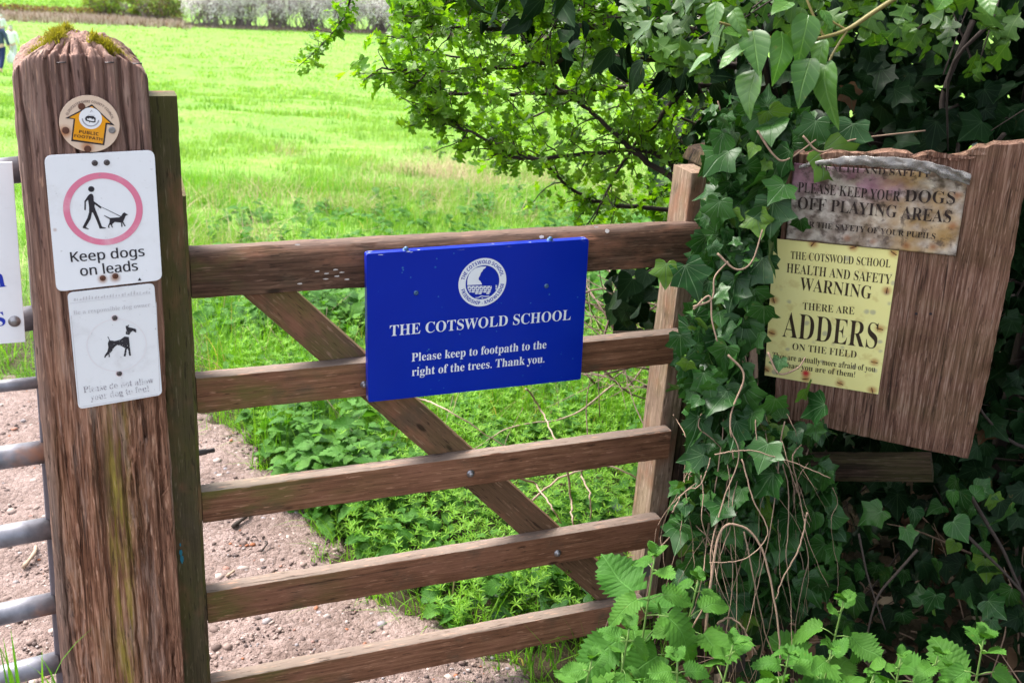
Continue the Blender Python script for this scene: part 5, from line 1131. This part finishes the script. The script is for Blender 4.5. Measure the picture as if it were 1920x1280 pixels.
P[:, 1] -= .30*sstep(.75, .2, P[:, 2])
kk = fbm(P[:, 0]*3, P[:, 2]*3, 141, 2) > .38; P = P[kk]
bs.append(batch(IVY, P, nrm(np.array([0, -.2, -.9])+rg.normal(0, .55, P.shape)), nrm(np.array([-.25, -.7, .55])+rg.normal(0, .4, P.shape)), rg.uniform(.035, .072, len(P)), rg))
pp = scatter_px(rg, [(1125, 500), (1295, 505), (1295, 650), (1215, 645), (1150, 590)], 75); P = at(pp[:, 0], pp[:, 1], rg.uniform(2.7, 3.1, len(pp)))
bs.append(batch(IVY2, P, nrm(np.array([0, 0, -.9])+rg.normal(0, .5, P.shape)), nrm(np.array([-.25, -.7, .55])+rg.normal(0, .4, P.shape)), rg.uniform(.035, .07, len(P)), rg))
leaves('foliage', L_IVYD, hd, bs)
lines = []
for k in range(150):
    c = np.array([rg.uniform(.65, 2.6), 0, rg.uniform(.1, 1.6)]); c[1] = front(c[0])-.1+rg.uniform(-.12, .35); d = nrm(rg.normal(0, 1, 3)*np.array([1, .5, 1.2])); L = rg.uniform(.15, .6)
    P = spline([c-d*L/2, c+rg.normal(0, .03, 3), c+d*L/2], 8); lines.append((P, np.linspace(.004, .0015, 8)*rg.uniform(.5, 1.3)))
for ps, dp, r in (([(1825, 40), (1790, 120), (1768, 180), (1770, 225), (1795, 262), (1795, 290)], 2.35, .007), ([(1770, 212), (1800, 197), (1840, 212), (1900, 225)], 2.36, .004), ([(1820, 930), (1850, 980), (1880, 1030), (1900, 1075), (1935, 1150)], 2.25, .0045), ([(1800, 990), (1845, 1035), (1890, 1080), (1950, 1150)], 2.2, .0038), ([(1720, 1030), (1680, 1075), (1650, 1110), (1635, 1150), (1620, 1220)], 2.1, .003), ([(1610, 1000), (1620, 1050), (1630, 1090), (1660, 1180)], 2.12, .0025)):
    lines.append((spline([at(px, py, dp) for px, py in ps], 24), np.linspace(r, r*.6, 24)))
stems('branches', BARK, hd, lines)

# dead leaves and broken twigs under the hedge
n = 900; x = rg.uniform(.45, 2.3, n); y = rg.uniform(1.75, 2.9, n); P = np.stack([x, y, ground(x, y)+rg.uniform(.004, .05, n)], -1)
L_LITTER = m_leaf('dead brown leaf', (.055, .030, .016), (.17, .10, .06), trans=.05, rough=.8, spec=.15, odd=(.2, (.22, .17, .12)))
tag(leaves('leaf_litter', L_LITTER, None, [batch(OVATE, P, randdir(rg, n)*np.array([1, 1, .4]), np.array([0, 0, 1.])+rg.normal(0, .5, (n, 3)), rg.uniform(.03, .065, n), rg, bend=.5, wob=.3)]), 'brown dead leaves littering the ground under the ivy hedge', 'leaves', kind='stuff')
tw_ = thing('fallen_twigs', 'thin broken brown twigs lying in the dark under the notice board', 'twigs', loc=(1.1, 2.1, float(ground(1.1, 2.1))))
lines = []
for k in range(120):
    c = np.array([rg.uniform(.5, 2.0), rg.uniform(1.75, 2.55), 0]); c[2] = ground(c[0], c[1])+rg.uniform(.02, .22); d = nrm(rg.normal(0, 1, 3)*np.array([1, .8, .7])); L = rg.uniform(.08, .34)
    lines.append((spline([c-d*L/2, c+rg.normal(0, .015, 3), c+d*L/2+rg.normal(0, .02, 3)], 8), np.linspace(.0022, .0008, 8)*rg.uniform(.6, 1.5)))
stems('twigs', TWIG, tw_, lines, 4)
pp = scatter_px(rg, [(1490, 940), (1700, 950), (1920, 930), (1920, 1190), (1480, 1200)], 130); P = on_ground(*pp.T)+UP*rg.uniform(.05, .30, (len(pp), 1))
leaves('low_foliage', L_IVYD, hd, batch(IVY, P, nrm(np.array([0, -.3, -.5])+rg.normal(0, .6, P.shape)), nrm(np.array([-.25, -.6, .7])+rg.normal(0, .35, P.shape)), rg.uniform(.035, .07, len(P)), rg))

# tree over the hedge: mostly unseen trunk, limbs and crown, added to shade this corner
tr = thing('ivy_clad_tree', 'dark tree above the hedge with hanging ivy leaves, its unseen crown added for shade', 'tree', loc=(2.3, 3.6, float(ground(2.3, 3.6))))
b0_ = np.array([2.3, 3.6, float(ground(2.3, 3.6))-.1]); lines = [(spline([b0_, b0_+[-.05, 0, 1.2], b0_+[-.2, -.1, 2.4], b0_+[-.2, -.2, 4.2]], 26), np.linspace(.16, .07, 26))]
for k in range(16):
    a = rg.uniform(0, 6.28); s = b0_+[-.15, -.1, rg.uniform(1.6, 3.6)]; d = np.array([math.cos(a), math.sin(a), .25]); L = rg.uniform(1.2, 2.3); lines.append((spline([s, s+d*L*.5+rg.normal(0, .1, 3), s+d*L+[0, 0, rg.normal(-.1, .3)]], 16), np.linspace(.035, .008, 16)))
stems('trunk', BARK, tr, lines, 8)
bs = []
cl = np.concatenate([rg.uniform((-.1, 1.75, 2.55), (4.4, 5.4, 4.7), (210, 3)), rg.uniform((.3, 1.6, 2.25), (3.6, 3.2, 2.9), (90, 3)), rg.uniform((1.0, -.6, 2.55), (4.2, 1.9, 3.6), (110, 3))]); cl = cl[(cl[:, 2] > 2.3+.12*np.abs(cl[:, 0]-1.8)**1.5*0) & ~((cl[:, 0] < .5) & (cl[:, 1] < 2.3))]  # last cluster is an unseen overhang put in to darken hedge and board
P = cl[rg.integers(0, len(cl), 15000)]+rg.normal(0, .18, (15000, 3))
bs.append(batch(OVATE, P, nrm(np.array([0, 0, -.8])+rg.normal(0, .6, P.shape)), nrm(np.array([0, -.2, .5])+rg.normal(0, .6, P.shape)), rg.uniform(.06, .11, len(P)), rg))
# dark leaves hanging into the top of the view
pp = scatter_px(rg, [(850, -60), (1420, -60), (1420, 170), (1330, 200), (1230, 130), (1100, 120), (1010, 70), (900, 40)], 330); P = at(pp[:, 0], pp[:, 1], rg.uniform(2.2, 3.4, len(pp)))
bs.append(batch(OVATE, P, nrm(np.array([0, 0, -.8])+rg.normal(0, .6, P.shape)), nrm(np.array([-.2, -.6, .4])+rg.normal(0, .8, P.shape)), rg.uniform(.04, .08, len(P)), rg))
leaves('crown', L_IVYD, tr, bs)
# hawthorn growing through the top of the hedge, brighter than the ivy
ht = thing('hawthorn_bush', 'brighter lobed hawthorn leaves hanging over the notice board at the top', 'bush', loc=(1.3, 2.6, float(ground(1.3, 2.6))))
pp = np.concatenate([scatter_px(rg, [(1180, -60), (1360, -60), (1380, 60), (1330, 130), (1240, 110), (1190, 60)], 70), scatter_px(rg, [(1380, -60), (1920, -60), (1920, 40), (1800, 60), (1690, 70), (1600, 50), (1400, 40)], 80), scatter_px(rg, [(1700, 10), (1920, 0), (1920, 120), (1760, 110)], 10)])
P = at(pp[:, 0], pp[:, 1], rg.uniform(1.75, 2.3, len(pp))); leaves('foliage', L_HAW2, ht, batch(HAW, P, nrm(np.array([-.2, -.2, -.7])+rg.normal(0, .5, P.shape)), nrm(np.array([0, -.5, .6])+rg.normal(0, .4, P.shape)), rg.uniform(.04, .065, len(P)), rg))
lines = [(spline([np.array([1.3, 2.6, float(ground(1.3, 2.6))]), np.array([1.25, 2.55, 1.2]), np.array([1.15, 2.3, 1.9]), np.array([.95, 1.95, 2.05]), np.array([.6, 1.85, 2.06])], 26), np.linspace(.02, .005, 26))]
for k in range(30): i = rg.integers(0, len(P)); lines.append((spline([lines[0][0][rg.integers(12, 25)], (P[i]+[1.05, 2.05, 2.02])/2+rg.normal(0, .04, 3), P[i]], 10), np.linspace(.004, .0012, 10)))
stems('branches', BARK, ht, lines)
# mature ivy shoot close to the camera, top right
sh = thing('ivy_shoot', 'close leafy shoot of mature ivy with large pale green leaves drooping at the top', 'ivy', loc=at(1480, 70, 1.45))
SL = [((1345, 5), (1352, 75), .052), ((1388, 60), (1362, 70), .04), ((1392, 85), (1345, 150), .062), ((1412, 60), (1425, 150), .075), ((1418, 130), (1380, 220), .075), ((1465, 60), (1470, 150), .078), ((1515, 28), (1515, 110), .075), ((1545, 75), (1530, 130), .05), ((1520, 110), (1490, 195), .075), ((1550, 115), (1528, 218), .088), ((1375, 20), (1395, 48), .045), ((1480, 5), (1445, 25), .05), ((1540, 20), (1552, 45), .04), ((1775, -10), (1745, 45), .05), ((1850, -20), (1855, 32), .05), ((1330, 100), (1300, 150), .05)]
P0 = np.array([at(*a, 1.45) for a, b_, s in SL]); P1 = np.array([at(*b_, 1.43) for a, b_, s in SL]); S = np.array([s*.84 for *_x, s in SL])
leaves('foliage', L_OVATE, sh, batch(OVATE, P0, nrm(P1-P0+rg.normal(0, .008, P0.shape)), nrm(facing(P0)+rg.normal(0, .35, P0.shape)), S, rg, bend=.35))
lines = [(spline([at(px, py, 1.46) for px, py in ps], 30), np.linspace(a, b_, 30)) for ps, a, b_ in (([(1690, -10), (1640, 22), (1590, 55), (1545, 70), (1480, 80), (1410, 60), (1340, 40)], .0035, .0018), ([(1590, 55), (1565, 95), (1555, 115)], .0018, .0015), ([(1545, 70), (1530, 40), (1515, 5), (1505, -20)], .002, .0016), ([(1590, 58), (1560, 40), (1545, 22)], .0016, .0012), ([(1720, -40), (1690, -10)], .004, .0035))]
stems('stem', m_plain('olive stem', (.16, .13, .035), .5, var=.3), sh, lines, 6)
lines_ = []

# ------------------------------------------------------------------ nettles in the foreground, each its own plant
rg = np.random.default_rng(91)
def nettle(label, px, py, depth, size, nodes=5, seed=0):
    r2 = np.random.default_rng(seed); top = at(px, py, depth); gz = float(ground(top[0], top[1])); lean = r2.normal(0, .03, 2)
    t = thing('nettle', label, 'nettle', loc=(top[0]+lean[0], top[1]+lean[1]+.03, gz), group='nettles in front of the gate and hedge')
    base = np.array([top[0]+lean[0], top[1]+lean[1]+.03, gz]); L = top[2]-gz
    P = spline([base, base*.5+top*.5+np.array([r2.normal(0, .01), r2.normal(0, .01), 0]), top], 24)
    lines = [(P, np.linspace(.0032, .0016, 24))]; pos = []; fw = []; nm = []; S = []
    a = r2.uniform(0, 3.14); sp = size*.62
    for q in range(nodes):
        t_ = 1-(q*sp+.004)/max(L, .1)
        if t_ < .12: break
        c = P[int(t_*23)]; sz = size*(.42+.26*q if q < 3 else 1.0)*r2.uniform(.9, 1.1)
        for s in (0, math.pi):
            b = a+s+r2.normal(0, .2); h = np.array([math.cos(b), math.sin(b), 0]); pet = .012+.015*min(q, 3)
            e = c+h*pet+UP*pet*.45; lines.append((np.array([c, (c+e)/2+UP*.002, e]), np.array([.0013, .0011, .0009])))
            pos.append(e); fw.append(h+UP*r2.normal(.25 if q == 0 else -.35, .28)); nm.append(UP*1.0+np.array([0, -.3, 0])+r2.normal(0, .15, 3)-h*.1); S.append(sz)
        a += math.pi/2+r2.normal(0, .15)
    for s in range(4):                             # bud of tiny leaves at the tip
        b = r2.uniform(0, 6.28); pos.append(P[-1]); fw.append(np.array([math.cos(b), math.sin(b), 1.2])); nm.append(np.array([-math.cos(b), -math.sin(b), .8])); S.append(size*.28)
    stems('stem', STEMG, t, lines)
    leaves('leaves', L_NET, t, batch(NET, np.array(pos), np.array(fw), np.array(nm), np.array(S), r2, bend=.35, wob=.16))
for k, (lab, px, py, d, s, nd) in enumerate((
    ('tall nettle in front of the foot of the hinge stile', 1228, 1040, 1.85, .095, 6),
    ('nettle drooping beside the dry vines with a leaf on the bottom gate rail', 1180, 1175, 1.8, .09, 5),
    ('nettle at the very bottom below the end of the lowest gate rail', 1110, 1235, 1.75, .09, 5),
    ('nettle with a bright yellow green leaf among the dry vines', 1310, 1085, 1.9, .085, 5),
    ('large leaved nettle under the arch of the thick dry vine', 1375, 1205, 1.78, .095, 5),
    ('nettle with small dark leaves at the bottom between two large ones', 1270, 1235, 1.7, .085, 5),
    ('low nettle spreading broad leaves just right of the thick dry vine', 1480, 1225, 1.8, .095, 4),
    ('upright nettle rising alone below the fence rail in the shade', 1582, 1125, 1.92, .085, 5),
    ('broad nettle rosette at the bottom beneath the upright shaded nettle', 1560, 1215, 1.8, .10, 4),
    ('nettle half cut off by the lower edge of the picture', 1640, 1262, 1.75, .09, 4),
    ('yellow green small nettle between the two big right hand rosettes', 1690, 1228, 1.8, .07, 5),
    ('big rosette nettle with a long pale stalk near the corner', 1760, 1225, 1.82, .095, 4),
    ('corner nettle with widely toothed leaves furthest right', 1845, 1195, 1.85, .10, 4),
    ('small nettle poking up under the corner nettle', 1790, 1290, 1.72, .085, 4),
    ('nettle cut by the edge below the dry vine tangle', 1420, 1290, 1.68, .095, 4),
    ('shaded nettle crouching under the lowest rail end', 1195, 1275, 1.68, .09, 4))):
    nettle(lab, px, py, d, s, nd, 300+k)
# grass tuft at the foot of the metal gate
gt = thing('grass_tuft', 'few long grass blades at the foot of the metal gate', 'grass', loc=at(60, 1330, 1.45))
n = 46; pp = np.stack([rg.uniform(-30, 110, n), rg.uniform(1290, 1400, n)], 1); P = at(pp[:, 0], pp[:, 1], rg.uniform(1.45, 1.65, n))
bs = [blades(P, rg.uniform(.03, .13, n), .0045, rg, lean=.6, segs=4)]
P = np.array([at(32, 1300, 1.5), at(35, 1290, 1.5)]); bs.append(blades(P, np.array([.19, .10]), .008, np.random.default_rng(6), lean=.12, segs=5))
leaves('blades', L_GRASS, gt, bs)
gz = float(ground(P[0, 0], P[0, 1])); lines = [(np.array([p, [p[0], p[1], gz]]), np.array([.002, .002])) for p in at(rg.uniform(0, 90, 8), rg.uniform(1300, 1380, 8), 1.5)]
stems('stalks', STEMG, gt, lines)

# ------------------------------------------------------------------ far side of the meadow
rg = np.random.default_rng(202)
L_BLOS = m_leaf('blackthorn blossom', (.74, .67, .69), (.88, .84, .86), tcol=(1, 1, 1), trans=.25, rough=.8, spec=.1, odd=(.22, (.42, .33, .36)))
L_FARG = m_leaf('fresh spring foliage', (.14, .22, .03), (.26, .33, .06), trans=.3, rough=.6, spec=.2, odd=(.2, (.16, .12, .05)))
L_FARD = m_leaf('dark spring foliage', (.08, .13, .03), (.17, .20, .05), trans=.3, rough=.6, spec=.2, odd=(.3, (.14, .09, .06)))
TW2 = m_plain('bare grey purple twigs', (.20, .15, .16), .9, var=.4, vscale=2.)
def far_bush(name, label, cat, grp, px, py, w, h, mat, seed, nl, leaf, gap=.38):
    r2 = np.random.default_rng(seed); c = on_ground(px, py)
    t = thing(name, label, cat, loc=tuple(c), group=grp)
    ns = 70; lines = []
    for k in range(ns):
        b = np.array([r2.normal(0, w*.16), r2.normal(0, w*.16), -.1]); a = r2.uniform(0, 6.28); rr_ = r2.uniform(.3, 1)*w*.5; e = np.array([math.cos(a)*rr_, math.sin(a)*rr_, h*r2.uniform(.45, .98)*(1-.35*(rr_/(w*.5))**2)])
        lines.append((spline([b, b*.6+e*.4+r2.normal(0, .12, 3), e], 7), np.linspace(.05, .012, 7)))
    stems('twigs', TW2, t, [(P+c, R) for P, R in lines], 4)
    n = nl*3; P = r2.uniform((-w/2, -w/2, .12*h), (w/2, w/2, h), (n, 3)); q = (P[:, 0]/(w/2))**2+(P[:, 1]/(w/2))**2; top = h*(1-.45*q)+.5*(fbm(P[:, 0]*.9+seed, P[:, 1]*.9, seed, 3)-.5)*h*.7
    dn = fbm(P[:, 0]*1.3+P[:, 1]*.7+seed*3, P[:, 2]*1.3+P[:, 1]*.4, seed+5, 3)
    k = (q < 1) & (P[:, 2] < top) & (dn > gap) & (P[:, 2] > .12*h+r2.uniform(0, .25*h, n)); P = P[k][:nl]
    leaves('crown', mat, t, batch(SMALL, P+c, randdir(r2, len(P)), randdir(r2, len(P)), leaf*r2.uniform(.5, 1.3, len(P)), r2))
bl = [(392, 50, 4.6, 3.6), (455, 51, 4.4, 4.2), (520, 53, 4.6, 4.2), (585, 55, 4.2, 4.0), (648, 57, 4.8, 4.4), (712, 60, 4.6, 4.4), (775, 62, 4.6, 4.4), (850, 64, 5.0, 4.4), (930, 66, 5.0, 4.6), (1010, 68, 5.0, 4.4), (1090, 70, 5.0, 4.4), (1170, 72, 5.0, 4.4), (1250, 74, 5.0, 4.4), (1330, 76, 5.0, 4.4)]
bd = ['low left end bush of the white blackthorn hedge, next to the olive green bush', 'greyer blackthorn bush second from the left end of the white hedge', 'dense blackthorn bush in flower left of the hanging spray', 'blackthorn bush in flower just left of the hanging spray tip', 'bright white blackthorn bush directly behind the hanging spray', 'blackthorn bush in flower just right of the hanging spray', 'blackthorn bush in flower above the outermost hawthorn leaves', 'flowering blackthorn seen over the left hawthorn leaves']+['flowering blackthorn bush glimpsed through the hawthorn leaves']*6
for k, (px, py, w, h) in enumerate(bl): far_bush('blackthorn_bush', bd[k], 'bush', 'flowering blackthorn bushes along the far edge of the meadow', px, py, w*1.12, h*1.45, L_BLOS, 400+k, 6500, .17, .33+.03*(k % 3))
for k, (nm_, lab, px, py, w, h, m) in enumerate((('green_bush', 'fresh green willowy bush behind the mossy top of the oak post', 196, 34, 4.2, 3.2, L_FARG), ('green_bush', 'olive bush with bare twigs left of the white blackthorn hedge', 300, 43, 4.6, 3.6, L_FARD), ('green_bush', 'pale olive bush between the fresh green bush and the darker one', 255, 39, 3.0, 2.6, L_FARG))):
    far_bush(nm_, lab, 'bush', 'green bushes at the far edge of the meadow', px, py, w, h, m, 500+k, 2600, .22, .40)
# rough bank of dead grass and brown hedge bottom along the far edge
n = 16000; px = np.concatenate([rg.uniform(-40, 360, n//2), rg.uniform(300, 1100, n//2)]); dy = np.concatenate([rg.normal(0, 3.2, n//2), rg.normal(0, 1.6, n//2)]); py = np.where(px < 340, 33+px*.040+dy, 37+px*.034+dy); P = on_ground(px, py)
tag(leaves('rough_bank_grass', m_leaf('bleached bank grass', (.34, .26, .20), (.50, .40, .34), tcol=(1, 1, 1), trans=.15, rough=.85, spec=.1, odd=(.2, (.20, .11, .06))), None, blades(P, rg.uniform(.25, .75, n)*np.where(px > 345, .38, 1), .10, rg, lean=.5, segs=2)), 'strip of pale dead grass at the foot of the far hedge', 'grass', kind='stuff')
lh = thing('low_hedge', 'low brown clipped hedge running along the far bank at the left', 'hedge', loc=tuple(on_ground(120, 30)))
px = rg.uniform(-60, 340, 5000); P = on_ground(px, 27.5+px*.035+rg.normal(0, .7, 5000))+np.stack([np.zeros(5000), np.zeros(5000), rg.uniform(0, .9, 5000)], -1)
leaves('foliage', m_leaf('winter hedge', (.13, .08, .05), (.26, .17, .10), trans=.15, rough=.8, spec=.1, odd=(.12, (.34, .20, .03))), lh, batch(SMALL, P, randdir(rg, 5000), randdir(rg, 5000), rg.uniform(.1, .28, 5000), rg))
# far field beyond the bank: grass for texture
n = 14000; px = rg.uniform(-60, 400, n); py = rg.uniform(-40, 24, n)+px*.035; P = on_ground(px, py)
tag(leaves('far_meadow_grass', L_MEADOW, None, blades(P, rg.uniform(.1, .3, n), .16, rg, lean=.5, segs=1)), 'grass of the second meadow beyond the far bank', 'grass', kind='stuff')

# ------------------------------------------------------------------ walkers on the meadow
def skin_mesh(name, joints, edges, mat, parent):
    me = bpy.data.meshes.new(name); me.from_pydata([j[0] for j in joints], edges, []); me.materials.append(mat); me.update()
    o = link(bpy.data.objects.new(name, me), parent); md = o.modifiers.new('skin', 'SKIN'); md.use_smooth_shade = True
    if not me.skin_vertices: bpy.context.view_layer.update()
    for i, j in enumerate(joints): me.skin_vertices[0].data[i].radius = (j[1], j[2] if len(j) > 2 else j[1])
    me.skin_vertices[0].data[0].use_root = True
    s = o.modifiers.new('sub', 'SUBSURF'); s.levels = 2; s.render_levels = 2
    return o
SKIN = m_plain('skin', (.55, .36, .28), .6, var=.05)
def person(label, px, py, yaw, top_col, leg_col, hair_col, h=1.74):
    c = on_ground(px, py); t = thing('person', label, 'person', loc=tuple(c), group='walkers on the far meadow'); t.rotation_euler = (0, 0, yaw); k = h/1.74
    J = [((0, 0, .98), .10), ((0, 0, 1.2), .11), ((0, .0, 1.42), .10), ((0, .0, 1.50), .055), ((0, -.01, 1.58), .075, .085), ((0, -.015, 1.66), .078, .095), ((0, -.01, 1.72), .055, .07),
         ((.17, 0, 1.41), .055), ((.24, .04, 1.15), .045), ((.25, -.03, .92), .036), ((.25, -.05, .83), .028), ((.25, -.07, .77), .02),
         ((-.17, 0, 1.41), .055), ((-.24, -.02, 1.15), .045), ((-.25, -.10, .93), .036), ((-.25, -.13, .84), .028), ((-.25, -.15, .78), .02),
         ((.09, 0, .92), .09), ((.10, -.10, .50), .06), ((.10, .02, .10), .045), ((.10, -.10, .04), .04), ((-.09, 0, .92), .09), ((-.10, .08, .50), .06), ((-.10, .26, .13), .045), ((-.10, .18, .05), .04)]
    E_ = [(0, 1), (1, 2), (2, 3), (3, 4), (4, 5), (5, 6), (2, 7), (7, 8), (8, 9), (9, 10), (10, 11), (2, 12), (12, 13), (13, 14), (14, 15), (15, 16), (0, 17), (17, 18), (18, 19), (19, 20), (0, 21), (21, 22), (22, 23), (23, 24)]
    sc_ = lambda j, f=1.: (tuple(np.array(j[0])*k),)+tuple(r*k*f for r in j[1:])
    skin_mesh('body', [sc_(j) for j in J], E_, SKIN, t)
    skin_mesh('jacket', [sc_(j) for j in (((0, 0, .86), .165, .12), ((0, 0, 1.1), .165, .125), ((0, 0, 1.3), .18, .125), ((0, 0, 1.44), .13, .10), ((0, 0, 1.5), .075), ((.19, 0, 1.40), .078), ((.25, .04, 1.15), .062), ((.26, -.03, .92), .052), ((-.19, 0, 1.40), .078), ((-.25, -.02, 1.15), .062), ((-.26, -.10, .93), .052))], [(0, 1), (1, 2), (2, 3), (3, 4), (3, 5), (5, 6), (6, 7), (3, 8), (8, 9), (9, 10)], m_plain('jacket cloth', top_col, .85, var=.12), t)
    skin_mesh('trousers', [sc_(j) for j in (((0, 0, .95), .15, .12), ((.09, 0, .84), .105), ((.10, -.10, .50), .078), ((.10, .01, .13), .062), ((-.09, 0, .84), .105), ((-.10, .08, .50), .078), ((-.10, .25, .16), .062))], [(0, 1), (1, 2), (2, 3), (0, 4), (4, 5), (5, 6)], m_plain('trouser cloth', leg_col, .85, var=.12), t)
    skin_mesh('hair', [sc_(j) for j in (((0, .03, 1.66), .085, .08), ((0, .0, 1.735), .075, .085), ((0, .04, 1.60), .07, .05))], [(0, 1), (0, 2)], m_plain('hair', hair_col, .8, var=.2), t)
    return t, c
pm_, c = person('walker in a dark blue jacket and navy trousers carrying a white bag', 6, 137, RAD(170), (.045, .065, .13), (.012, .022, .10), (.45, .42, .40), 1.78)
w1 = Matrix.Rotation(RAD(170), 3, 'Z') @ Vector((-.27, -.16, .80)); hand = np.array([*(c+np.array(w1))])
bg_ = thing('carrier_bag', 'white carrier bag hanging from the hand of the blue jacketed walker', 'bag', loc=tuple(hand))
mb = MB(); pr = [(.02, 0), (.06, -.10), (.15, -.24), (.17, -.40), (.14, -.46), (.02, -.47)]; mb.lathe(pr, 0, 0, 14); mb.v = [(x, y*.45, z) for x, y, z in mb.v]; mb.build('bag_body', m_plain('white plastic bag', (.75, .76, .78), .5, var=.05), bg_, smooth=True)
V, T = tubes([(spline([(-.05, 0, -.09), (-.03, 0, .03), (0, 0, .05), (.03, 0, .03), (.05, 0, -.09)], 12), .006)], 5); tri_mesh('handle', V, T, m_plain('white plastic handle', (.72, .73, .75), .5, var=.05), bg_)
person('walker in a white top just beyond the left shoulder of the oak post', 27, 122, RAD(190), (.78, .78, .80), (.50, .50, .52), (.50, .45, .40), 1.68)
person('farthest walker in pale clothes higher up the meadow', 7, 78, RAD(175), (.70, .70, .74), (.30, .31, .36), (.55, .52, .50), 1.7)
